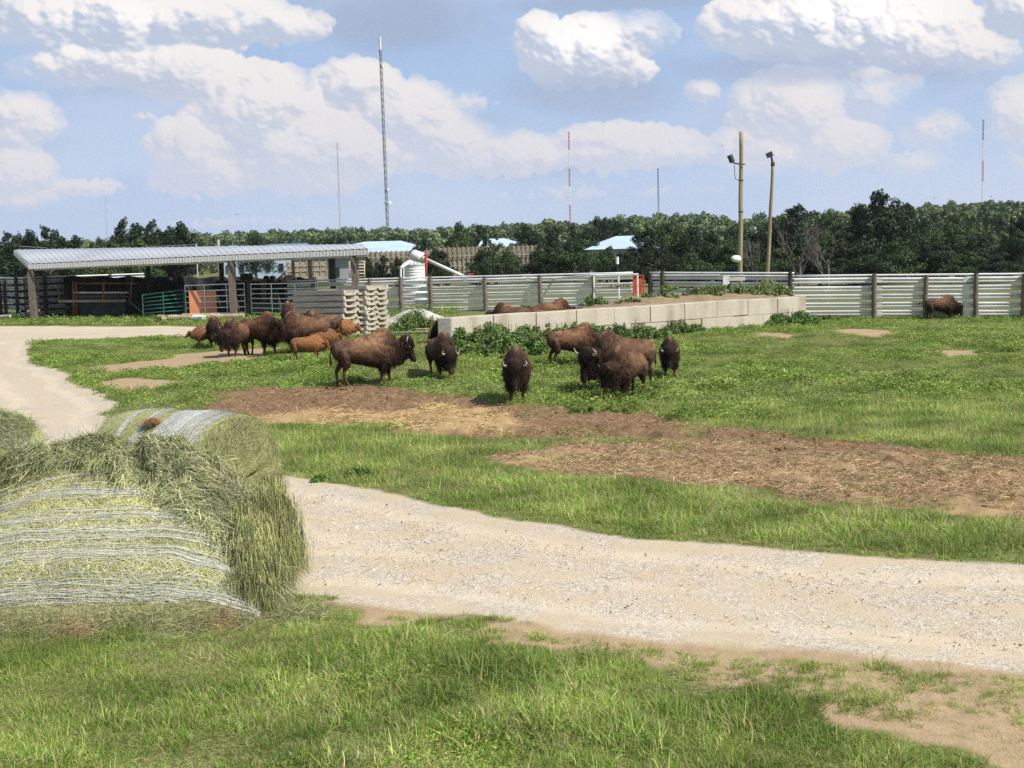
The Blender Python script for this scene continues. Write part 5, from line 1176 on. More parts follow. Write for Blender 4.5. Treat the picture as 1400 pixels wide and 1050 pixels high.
    # left stack: long sides show to the left, ends to the right
    def stack2(px_c, py_b, D, n, hh, wr, wl, label, lean=0.):
        """corner (nearest vertical edge) at px_c; right face (ends) width wr, left face (long side) length wl"""
        q = P(px_c, py_b, D); q[2] = T(q[0], q[1])+.03
        er = np.array([math.cos(R(38)), math.sin(R(38)), 0]); el = np.array([-math.cos(R(14)), math.sin(R(14)), 0])
        for i in range(n):
            j = rng.normal(0, .03, 2); o = q+[0, 0, i*hh]+er*j[0]+el*j[1]-er*lean*i
            root = empty('feed_slab', o, '%s slab of the %s' % (ORD[i] if i < n-1 else 'topmost', label), 'slab', slabs)
            w = wr; c = w/2; prof = [(0, .10*hh/.3), (.07, 0), (c-.10, 0), (c-.03, .09), (c+.03, .09), (c+.10, 0), (w-.07, 0), (w, .10), (w, hh-.015), (w-.07, hh-.015), (w-.12, .095), (c+.13, .085), (c+.06, hh-.03), (c-.06, hh-.03), (c-.13, .085), (.12, .095), (.07, hh-.015), (0, hh-.015)]
            m = MB(); nP = len(prof); A_ = [o+er*a+np.array([0, 0, b]) for a, b in prof]; B_ = [p+el*wl for p in A_]
            m.add(A_+B_, [tuple(range(nP)), tuple(range(2*nP-1, nP-1, -1))]+[(k, nP+k, nP+(k+1) % nP, (k+1) % nP) for k in range(nP)]); m.build('channel', slabm, root)
            nl = np.array([-el[1], el[0], 0]); nl = nl if nl[1] < 0 else -nl
            m = MB(); m.box(o+el*wl/2+nl*.03+np.array([0, 0, hh*.56]), (wl-.06, .05, hh*.74), el, nl); m.build('side_board', slabg, root)
    stack2(472, 461, 57, 8, .265, 1.35, 2.45, 'wide-sided stack with long grey sides')
    stack2(501, 457, 57.6, 10, .225, 1.15, 1.4, 'all-pale end stack beside the weeds', lean=-.008)
    # long timber on the ground
    q0 = P(540, 456, 56.5); q1 = P(604, 459.5, 55.0); q0[2] = T(q0[0], q0[1])+.12; q1[2] = T(q1[0], q1[1])+.12; m = MB(); m.bar(q0, q1, .3, .16); single(m, 'timber_beam', wood_l, 'pale squared timber lying in front of the weeds beside the slab stacks', 'timber', bevel=.015)
    q0 = P(505, 452.5, 60); q1 = P(600, 454, 58.5); q0[2] = T(q0[0], q0[1])+.10; q1[2] = T(q1[0], q1[1])+.10; m = MB(); m.bar(q0, q1, .5, .14); single(m, 'timber_plank', wood_l, 'long thin plank behind the squared timber below the weeds', 'plank', bevel=.01)
    # pale gravel heap
    q = P(569, 440, 66); rs = np.random.default_rng(4); nn_ = 40; xs = np.linspace(-2.4, 2.4, nn_); X, Y = np.meshgrid(xs, xs); r = np.hypot(X/1.15, Y); Z_ = .75*np.exp(-(r/1.2)**2)+.08*(fbm(X, Y, .4, 6)-.5)-.1
    ii = np.arange(nn_*nn_).reshape(nn_, nn_); f = np.stack([ii[:-1, :-1].ravel(), ii[:-1, 1:].ravel(), ii[1:, 1:].ravel(), ii[1:, :-1].ravel()], 1)
    o = mesh_np('gravel_heap', np.stack([X.ravel(), Y.ravel(), Z_.ravel()], 1), f, M('pale_gravel', (.40, .38, .33), (.60, .58, .52), rough=.95, scale=9, bump=.8, bscale=20), smooth=True); o.location = (q[0], q[1], T(q[0], q[1])+.15); tag(o, 'pale gravel heap behind the weeds against the guardrail fence', 'gravel heap')
    # ---- grain bin and auger
    q = P(567, 380, 92); zr = P(567, 362.5, 92)[2]; zt = P(567, 356, 92)[2]; rb = (P(583, 370, 92)-P(551, 370, 92))[0]/2
    root = empty('grain_bin', (q[0], q[1], .3), 'small round corrugated grain bin with cone roof behind the fence', 'grain bin')
    m = MB(); k = 60; zs = np.linspace(.3, zr, k); m.tube([(q[0], q[1], z) for z in zs], [rb+.025*math.sin(i*1.57) for i in range(k)], 36); m.build('wall', galv, root, smooth=True)
    m = MB(); m.tube([(q[0], q[1], zr-.02), (q[0], q[1], zr+.03), (q[0], q[1], zt), (q[0], q[1], zt+.18)], [rb*1.06, rb*1.06, .35, .32], 36); m.build('roof', M('bin_roof', (.5, .52, .54), (.66, .67, .68), rough=.35, metal=.4, scale=2), root)
    m = MB()
    for i in range(18): a = i*math.pi/9; m.bar((q[0]+rb*1.05*math.cos(a), q[1]+rb*1.05*math.sin(a), zr+.05), (q[0]+.36*math.cos(a), q[1]+.36*math.sin(a), zt+.03), .05, .05)
    m.build('roof_rib', galv, root)
    m = MB(); a = P(548, 366, 90.6); m.tube([a, P(548, 380, 90.6)], .07, 6); m.tube([a, P(562, 357.5, 91)], .10, 6); m.tube([P(552, 366, 90.6), P(552, 380, 90.6)], .04, 6); m.build('ladder', white, root)
    root = empty('grain_auger', P(632, 379, 86), 'white grain auger tube slanting up to the bin, red support', 'auger')
    m = MB(); m.tube([P(634, 378, 86), P(577, 352, 88.5)], .115, 12); m.build('tube', white, root, smooth=True)
    m = MB(); m.tube([P(580, 353.5, 88.4), P(566, 349, 88.8), P(564.5, 348.5, 88.9)], [.36, .40, .30], 14); m.build('discharge_head', white, root, smooth=True)
    m = MB(); m.tube([P(582, 346, 88), P(583, 381, 88)], .09, 8); m.tube([P(578.5, 349, 88), P(586, 349, 88)], .05, 6); m.build('support', red, root)
    m = MB(); q = P(636, 379, 86); m.box(q, (.7, .5, .3)); m.build('hopper', M('blue_paint', (.08, .16, .28), (.14, .24, .38)), root, bevel=.04)
    m = MB(); q = P(644, 377, 86); m.box(q+[0, 0, -.2], (.25, .25, .6)); m.box(q+[0, 0, .12], (.36, .3, .08)); single(m, 'hydrant', red, 'small red stub standing over the fence past the auger foot', 'hydrant', bevel=.02)
    # ---- utility poles
    def upole(px, ptop, pbx, D, r, label):
        b = P(pbx, 384, D); t = P(px, ptop, D); g = b.copy(); d = (b-t)/(t[2]-b[2]); g = b+d*(b[2]-T(b[0], b[1])+.3)
        root = empty('utility_pole', (g[0], g[1], g[2]), label, 'utility pole')
        m = MB(); k = 14; pts = [g+(t-g)*i/(k-1)+np.array([.012*math.sin(i*1.3), 0, 0]) for i in range(k)]; m.tube(pts, [r*(1.12-.25*i/(k-1)) for i in range(k)], 16); m.build('pole', M('pole_wood', (.34, .27, .15), (.50, .42, .26), rough=.9, scale=1.5, stretch=(5, 5, .35), bump=.5, bscale=12, c3=(.24, .20, .13), scale2=.5), root, smooth=True)
        return root
    p1_ = upole(1013.5, 180, 1012, 72, .125, 'taller wooden pole with a floodlight bracket and white dish low down')
    p2_ = upole(1057, 219, 1049, 74, .105, 'shorter leaning wooden pole with a dark floodlight on top')
    dk = M('dark_metal', (.03, .03, .035), (.07, .07, .075), rough=.5, metal=.3)
    def part(par, nm, mt, pts=None, r=.03, box=None): 
        m = MB(); 
        if pts: m.tube([P(*p) for p in pts], r, 8)
        if box: m.box(P(*box[0]), box[1], *box[2:])
        return m.build(nm, mt, par)
    part(p1_, 'bracket', dk, [(1014, 224.5, 71.7), (1006, 223.5, 71.7), (1001, 222, 71.7)], .04); fl = part(p1_, 'floodlight', dk, [(997.5, 212, 71.7), (1000, 218, 71.7), (1001.5, 222, 71.7)], .16)
    part(p1_, 'bracket', dk, [(1011, 224, 71.8), (1019, 224.5, 71.8)], .03); part(p1_, 'cable', dk, [(1004, 225, 71.7), (1004.5, 240, 71.7), (1006, 245, 71.7), (1010, 246.5, 71.8)], .018)
    part(p1_, 'cable', dk, [(1009.3, 320, 71.7), (1008.5, 340, 71.6), (1006.3, 349, 71.5)], .015)
    for yy in (246.5, 289.5): part(p1_, 'band', dk, [(1013, yy-.6, 72), (1013, yy+.6, 72)], .145)
    m = MB(); c = P(1006, 354, 71.4); m.tube([P(1009.3, 354, 71.5), P(1008.5, 354, 71.45), P(1003.5, 353.5, 71.2), P(1001, 353.2, 71.1)], [.19, .2, .17, .09], 14); m.build('lamp_dish', white, p1_, smooth=True)
    part(p2_, 'mast', dk, [(1056.5, 227, 73.8), (1055, 216, 73.8), (1052.5, 211, 73.8)], .06); part(p2_, 'floodlight', dk, None, box=((1052, 211.5, 73.7), (.34, .22, .28), (np.cos(.4), 0, np.sin(.4)), None, (-np.sin(.4), 0, np.cos(.4))))
    part(p2_, 'band', dk, [(1056.6, 222, 74), (1056.4, 227, 74)], .115)
    # ---- radio masts
    masts = 'radio masts on the horizon'
    def mast(x0, y0, x1, y1, D, w, label, cols, lattice=True):
        t = P(x0, y0, D); b = P(x1, y1+25, D); t[0] = b[0]+(t[0]-b[0])*1.0
        g = b.copy(); root = empty('radio_mast', g, label, 'radio mast', masts); H = t[2]-b[2]; n = len(cols)
        for i in range(n):
            m = MB(); s0 = b+(t-b)*(i/n); s1 = b+(t-b)*((i+1)/n); k = max(2, int(H/n/(w*2.2)))
            if lattice:
                for c in range(3):
                    a = c*2.094+.5; off = np.array([math.cos(a), math.sin(a), 0])*w*.5; m.tube([s0+off, s1+off], w*.13, 5)
                for j in range(k):
                    q0 = s0+(s1-s0)*j/k; q1 = s0+(s1-s0)*(j+1)/k
                    for c in range(3):
                        a = c*2.094+.5; a2 = a+2.094; m.tube([q0+np.array([math.cos(a), math.sin(a), 0])*w*.5, q1+np.array([math.cos(a2), math.sin(a2), 0])*w*.5], w*.07, 4)
            else: m.tube([s0, s1], w*.5, 8)
            m.build('section', cols[i], root)
        return root, t, b
    gm = M('mast_grey', (.16, .17, .19), (.26, .27, .29), rough=.6); rm = M('mast_red', (.48, .13, .10), (.56, .17, .13), rough=.6); wm = M('mast_white', (.72, .72, .72), (.8, .8, .8), rough=.6); lg = M('mast_pale', (.42, .43, .46), (.5, .5, .53), rough=.6)
    r_, t, b = mast(520, 68, 531, 312, 520, 1.1, 'tallest grey radio mast with a white antenna tip and small dish', [gm]*6)
    m = MB(); u = (t-b)/np.linalg.norm(t-b); m.tube([t, t+u*5.0], .42, 8); m.build('antenna', wm, r_)
    q = P(529.3, 277, 520); m = MB(); m.tube([q+[-1.6, 0, 0], q+[1.6, 0, 0]], .25, 6); m.tube([q+[1.2, -.5, 0], q+[1.3, -.8, 0]], .7, 10); m.build('dish', wm, r_)
    for yy, xx in ((90, 522), (259, 529)): q = P(xx, yy, 519.6); m = MB(); m.tube([q+[.2, 0, -.4], q+[.2, 0, .5]], .5, 8); m.build('dish', wm, r_)
    mast(461, 195, 466, 308, 900, .95, 'thin pale radio mast just left of the tallest one', [lg]*3)
    mast(777.5, 180, 780, 305, 900, 1.0, 'red and white banded mast rising mid-horizon', [wm, rm, wm, rm, wm, rm][::1])
    mast(899.5, 230, 901, 297, 900, 1.0, 'short grey mast over the woods, left of the wooden poles', [gm]*2)
    mast(1344.5, 163, 1343, 280, 900, 1.1, 'red and white banded mast over the woods at the far right', [rm, wm, rm, wm, gm])
    mast(144.5, 270, 147, 315, 1200, .8, 'faint short mast above the dark trees behind the shed', [lg]*2)
    # ---- far buildings
    bl = M('blue_roof', (.42, .55, .68), (.52, .64, .76), rough=.5, scale=.3, stretch='world'); bw = M('pale_wall', (.26, .30, .36), (.36, .38, .42), rough=.8, scale=.3, stretch='world'); bd = M('dark_blue_roof', (.10, .17, .27), (.16, .24, .34), rough=.5, scale=.3)
    glass = M('dark_glass', (.03, .04, .05), rough=.15)
    def building(x0, x1, ye, yr, D, dep, label, rm_, ridge=None, wins=0, wallm=bw):
        a = P(x0, ye, D); b = P(x1, ye, D); ze = (a[2]+b[2])/2; zr_ = P((x0+x1)/2, yr, D+dep/2)[2]; x0_, x1_ = a[0], b[0]; g = T((x0_+x1_)/2, D)-.2
        root = empty('building', ((x0_+x1_)/2, D+dep/2, g), label, 'building')
        m = MB(); m.box(((x0_+x1_)/2, D+dep/2, (g+ze)/2), (x1_-x0_-.6, dep-.6, ze-g)); m.build('wall', wallm, root)
        m = MB(); rx0, rx1 = (x0_, x1_) if ridge is None else (P(ridge[0], yr, D+dep/2)[0], P(ridge[1], yr, D+dep/2)[0]); e = .5
        v = [(x0_-e, D-e, ze), (x1_+e, D-e, ze), (x1_+e, D+dep+e, ze), (x0_-e, D+dep+e, ze), (rx0, D+dep/2, zr_), (rx1, D+dep/2, zr_)]
        m.add(v, [(0, 1, 5, 4), (2, 3, 4, 5), (1, 2, 5), (3, 0, 4), (3, 2, 1, 0)]); m.build('roof', rm_, root)
        for i in range(wins):
            xx = x0_+(x1_-x0_)*(i+.5)/wins; m = MB(); m.box((xx, D+.25, g+(ze-g)*.45), ((x1_-x0_)/wins*.35, .2, 1.3)); m.build('window', glass, root)
        return root
    building(213, 236, 341, 336, 230, 14, 'small pale blue roof peeping over the shed behind dark trees', bl, (222, 226), 2)
    building(302, 410, 340, 334, 210, 14, 'long dark blue roofed building low behind the shed', bd, None, 6, bl)
    building(398, 592, 350, 330.5, 185, 46, 'largest pale blue hipped roof behind the lattice fence', bl, (498, 548), 5)
    building(640, 724, 338, 326, 250, 24, 'pale blue hipped roof half hidden by the mid trees', bl, (664, 690), 3)
    building(803, 905, 340, 322.5, 195, 24, 'pale blue roof with grey wall between dark trees left of the poles', bl, (842, 884), 4)
    # ---- tan slat fence far behind
    tan = M('tan_slats', (.25, .22, .165), (.36, .32, .24), rough=.8, scale=.6, stretch='world')
    def lattice(x0, x1, yt, yb, D, label):
        a = P(x0, yt, D); b = P(x1, yt-1, D+6); zb_ = P(x0, yb, D)[2]; root = empty('lattice_fence', (a[0], D, .3), label, 'fence', 'tall tan fences before the far buildings')
        n = int((b[0]-a[0])/.55); m = MB(); H_ = a[2]-zb_
        for i in range(n+1):
            p = a+(b-a)*i/n; m.box((p[0], p[1], zb_+H_*.5), (.10, .12, H_))
        for i in range(n):
            p = a+(b-a)*i/n; q = a+(b-a)*(i+1)/n; m.bar((p[0], p[1]-.1, p[2]), (q[0], q[1]-.1, q[2]-1.5), .03, .045); m.bar((q[0], q[1]-.14, q[2]), (p[0], p[1]-.14, p[2]-1.5), .03, .045)
        m.build('slats', tan, root)
        m = MB(); p = (a+b)/2; m.bar(np.array([a[0], a[1]+.25, (a[2]+.3+.3)/2]), np.array([b[0], b[1]+.25, (a[2]+.3+.3)/2]), .10, a[2]-.9); m.build('backing', M('tan_backing', (.20, .18, .14), (.30, .27, .21), rough=.9, scale=.5, stretch='world'), root)
        for k in range(1, 3):
            z = zb_+H_*k/3; m = MB(); m.bar((a[0], a[1]-.2, z), (b[0], b[1]-.2, z), .06, .08); m.build('rail', tan, root)
    lattice(500, 590, 343, 372, 150, 'tan lattice-topped fence between the shed end and the grain bin'); lattice(594, 745, 337.5, 378, 158, 'longer tan fence seen between the mid trees'); lattice(392, 446, 357, 378, 150, 'tan fence seen through the open end of the shed')
    m = MB(); q = P(844, 380, 95); m.tube([(q[0], q[1], .3), P(844, 353, 95)], .06, 6); t_ = single(m, 'marker_post', dk, 'slim dark marker post with a white cap beyond the red gate', 'post'); m = MB(); m.tube([P(844, 361, 95), P(844, 351, 95)], [.12, .10], 8); m.build('cap', white, t_)
    for px, py, D, lab in ((324, 293, 120, 'tiny dark bird over the shed roof'), (987.5, 199, 110, 'tiny dark bird beside the tall pole top'), (1277.5, 271, 140, 'tiny dark bird over the big right-hand tree'), (1355.5, 268.5, 140, 'tiny dark bird next to the far right mast')):
        q = P(px, py, D); m = MB(); v = [(0, 0, 0), (.16, .02, .05), (.34, .05, -.02), (.15, -.10, .03), (-.16, .02, .05), (-.34, .05, -.02), (-.15, -.10, .03)]
        m.add(v, [(0, 1, 3), (1, 2, 3), (0, 6, 4), (4, 6, 5)]); v2, f2 = ball((0, -.02, 0), (.05, .16, .045), 8); m.add(v2, f2); o = m.build('bird', dk); o.location = q; tag(o, lab, 'bird', 'birds in the sky')
    # power line in front of the left trees
    for (pts, lab) in (([(-30, 332, 130), (30, 337, 130), (90, 340.5, 130), (214, 341, 130)], 'upper sagging power line crossing the dark left trees'), ([(100, 341, 131), (200, 337.5, 131), (268, 334.5, 131)], 'thin power line rising to the small pole by the trees')):
        m = MB(); m.tube([P(*p) for p in pts], .035, 5); o = single(m, 'power_line', M('wire', (.2, .2, .22), (.3, .3, .3)), lab, 'power line')
    for px, yt, lab in ((298, 327.5, 'thin grey pole standing behind the shed roof before the blue roof'), (268, 333, 'short slim pole by the domed dark tree')):
        q = P(px, yt, 128); m = MB(); m.tube([(q[0], q[1], .3), q], .14 if px == 298 else .07, 8); single(m, 'line_pole', steel_d, lab, 'pole')
# ------------------------------------------------------------------ trees, bushes, woods
def crown(nleaf, lobes, size, cols, rs, inner=.45, flat=.5):
    """leaf quads spread through the outer volume of several lobes"""
    lobes = np.array(lobes, float); vol = (lobes[:, 3]*lobes[:, 4]*lobes[:, 5])**(2/3); k = rs.choice(len(lobes), nleaf, p=vol/vol.sum())
    d = rs.normal(size=(nleaf, 3)); d /= np.linalg.norm(d, axis=1, keepdims=True); r = inner+(1.08-inner)*rs.uniform(0, 1, nleaf)**.55
    # clumping: pull leaves toward sub-clusters on the lobe surface
    p = lobes[k, :3]+d*lobes[k, 3:6]*r[:, None]
    p += (np.stack([np.sin(p[:, 1]*2.9+p[:, 2]*2.1), np.sin(p[:, 2]*3.1+p[:, 0]*1.7), np.sin(p[:, 0]*2.7+p[:, 1]*2.3)], 1))*.16*lobes[k, 3:4]**.5
    n = d+rs.normal(0, .6, (nleaf, 3)); n /= np.linalg.norm(n, axis=1, keepdims=True)
    t = np.cross(n, rs.normal(size=(nleaf, 3))); t /= np.linalg.norm(t, axis=1, keepdims=True); b = np.cross(n, t)
    s = size*rs.uniform(.55, 1.4, nleaf)[:, None]
    V = np.stack([p-t*s, p-b*s*flat, p+t*s, p+b*s*flat], 1).reshape(-1, 3); F_ = np.arange(nleaf*4).reshape(-1, 4)
    C = np.repeat(palette(nleaf, cols, rs, .25), 4, 0)
    return V, F_, C
LEAFM = {}
def leafmat(k):
    if k not in LEAFM: LEAFM[k] = M('foliage_'+k, (.7, .72, .7), (1.25, 1.22, 1.2), attr='col', rough=.65, scale=.5, stretch='world', trans=.18, detail=4)
    return LEAFM[k]
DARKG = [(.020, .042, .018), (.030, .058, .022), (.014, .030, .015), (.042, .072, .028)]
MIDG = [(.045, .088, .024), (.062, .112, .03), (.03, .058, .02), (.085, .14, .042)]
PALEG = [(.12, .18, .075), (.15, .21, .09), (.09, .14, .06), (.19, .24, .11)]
TREEMESH = {}
def tree_mesh(kind, seed):
    key = (kind, seed)
    if key in TREEMESH: return TREEMESH[key]
    rs = np.random.default_rng(seed*7+1); lobes = []
    # unit tree: height 10, crown width about 8
    if kind == 'conifer':
        for i in range(14): z = 1.2+8.2*i/13; w = 2.1*(1-i/14.5)*rs.uniform(.7, 1.25); a = rs.uniform(0, 6.28); lobes.append((.3*math.cos(a), .3*math.sin(a), z, w, w, .7))
        cols = DARKG; n = 5000; s = .17
    elif kind == 'dome':
        for i in range(40): a = rs.uniform(0, 6.28); q = rs.uniform(0, 1)**.5; z = rs.uniform(.1, 1); rr = 4.6*math.sqrt(max(1-z**2.2, .03))*q; lobes.append((rr*math.cos(a), rr*math.sin(a), 2.0+z*6.6, 1.3, 1.3, 1.1))
        cols = DARKG; n = 8000; s = .17
    else:
        nl = 46 if kind != 'open' else 30
        top = rs.uniform(.8, 1.0)
        for i in range(nl):
            a = rs.uniform(0, 6.28); z = rs.uniform(.0, 1)
            rr = 4.4*(math.sin(math.pi*min(1, .18+.80*z))**.7)*rs.uniform(.15, 1.0); w = rs.uniform(.75, 1.55)*(1.15-.55*z)
            lobes.append((rr*math.cos(a), rr*math.sin(a), 1.3+8.0*z*top*(1-.03*rr)+rs.uniform(-.4, .5), w, w, w*.8))
        cols = {'dark': DARKG, 'mid': MIDG, 'open': MIDG, 'pale': PALEG}[kind]; n = 12500 if kind != 'open' else 7000; s = .18
    V, F_, C = crown(n, lobes, s, cols, rs, inner=.35)
    if kind not in ('conifer',):
        V[:, 2] = np.maximum(V[:, 2], rs.uniform(.1, .9, len(V)))
    V[:, 2] *= 10/np.percentile(V[:, 2], 99.8); rr_ = np.percentile(np.hypot(V[:, 0], V[:, 1]), 97); V[:, :2] *= 4.6/rr_
    me = mesh_np('crown', V, F_, leafmat(kind), col=C, link=False).data
    mb = MB(); k = 6; h = 7.5
    pts = [np.array([.12*math.sin(i+seed), .12*math.cos(i*1.3+seed), h*i/(k-1)-.3]) for i in range(k)]; mb.tube(pts, [.34, .27, .22, .17, .11, .04], 8)
    for i in range(12):
        z = rs.uniform(1.5, 6.2); a = rs.uniform(0, 6.28); l = rs.uniform(1.4, 3.4)*(1 if kind != 'conifer' else .45); p0 = np.array([0, 0, z]); p2 = p0+np.array([math.cos(a)*l, math.sin(a)*l, l*.55]); mb.tube([p0, (p0+p2)/2+[0, 0, .15], p2], [.11, .07, .02], 6)
    tm = bpy.data.meshes.new('trunk'); tm.from_pydata(mb.v, [], mb.f); tm.materials.append(BARK)
    TREEMESH[key] = (me, tm); return TREEMESH[key]
def tree(px, ytop, D, width, kind, seed, label, group='trees beyond the fences', name=None):
    t = P(px, ytop, D); g = T(t[0], D); H_ = max(t[2]-g, 1.5)
    me, tm = tree_mesh(kind, seed); nm = {'conifer': 'conifer_tree', 'dome': 'domed_tree'}.get(kind, 'leafy_tree')
    root = empty(nm, (t[0], D, g), label, 'tree', group); w = (width*1.15/F*D)/8.6
    root.scale = (w, w, H_/10); root.rotation_euler = (0, 0, seed*1.7+px*.01)
    for n_, m_ in (('crown', me), ('trunk', tm)):
        o = bpy.data.objects.new(n_, m_); COL.objects.link(o); o.parent = root
    return root
def dead_tree(px, ytop, D, seed, label):
    rs = np.random.default_rng(seed); t = P(px, ytop, D); g = T(t[0], D); H_ = t[2]-g; root = empty('dead_tree', (t[0], D, g), label, 'dead tree', 'bare trees against the woods')
    tr = MB(); tr.tube([(t[0], D, g), (t[0]+.1, D, g+H_*.3), (t[0], D, g+H_*.5)], [.16, .12, .08], 7); tr.build('trunk', DEAD, root)
    mb = MB()
    def br(p, d, l, r, k):
        q = p+d*l; mb.tube([p, (p+q)/2+rs.normal(0, l*.05, 3), q], [r, r*.8, r*.5], 5)
        if k:
            for _ in range(3): e = d+rs.normal(0, .38, 3); e[2] = abs(e[2])+.25; e /= np.linalg.norm(e); br(q, e, l*rs.uniform(.5, .8), r*.55, k-1)
    for i in range(7):
        a = rs.uniform(0, 6.28); d = np.array([math.cos(a)*.6, math.sin(a)*.6, 1.]); d /= np.linalg.norm(d); br(np.array([t[0], D, g+H_*rs.uniform(.08, .42)]), d, H_*.30, .06, 3)
    mb.build('branches', DEAD, root)
def bush(px, pyb, D, w, h, seed, label, cols=None, z=None, leaf=.055, n=2600, group='weedy bushes round the wall', spiky=False, nm='weed_bush'):
    rs = np.random.default_rng(seed); q = P(px, pyb, D); g = T(q[0], D) if z is None else z; W_ = w/F*D; Hh = h/F*D; lobes = []
    for i in range(22 if not spiky else 30):
        a = rs.uniform(0, 6.28); rr = W_*.5*math.sqrt(rs.uniform(0, 1)); e = max(0.25, 1-(rr/(W_*.5))**2*.7); hz = Hh*e*rs.uniform(.35, 1.0); rad = min(W_, Hh)*rs.uniform(.10, .2)
        x_, y_ = rr*math.cos(a), rr*.55*math.sin(a)
        lobes.append((x_, y_, hz*.55, rad, rad, hz*.5) if spiky else (x_, y_, max(hz-rad, rad*.6), rad*1.4, rad*1.2, rad*1.2)); 
        lobes.append((x_, y_, hz*.35, rad, rad, hz*.35))
    V, F_, C = crown(n, lobes, leaf, cols or [(.12, .21, .05), (.17, .28, .07), (.085, .15, .035), (.23, .33, .10)], rs, inner=.2, flat=.42)
    root = empty(nm, (q[0], D, g), label, 'bush', group); V[:, 2] = np.abs(V[:, 2])
    mesh_np('foliage', V, F_, leafmat('weed'), parent=root, col=C)
    mb = MB()
    for i in range(9): a = rs.uniform(0, 6.28); r_ = W_*.35*rs.uniform(0, 1); mb.tube([(r_*.5*math.cos(a), r_*.3*math.sin(a), -.05), (r_*math.cos(a), r_*.5*math.sin(a), Hh*.75)], [.012, .006], 5)
    mb.build('stems', BARK, root, rel=False)
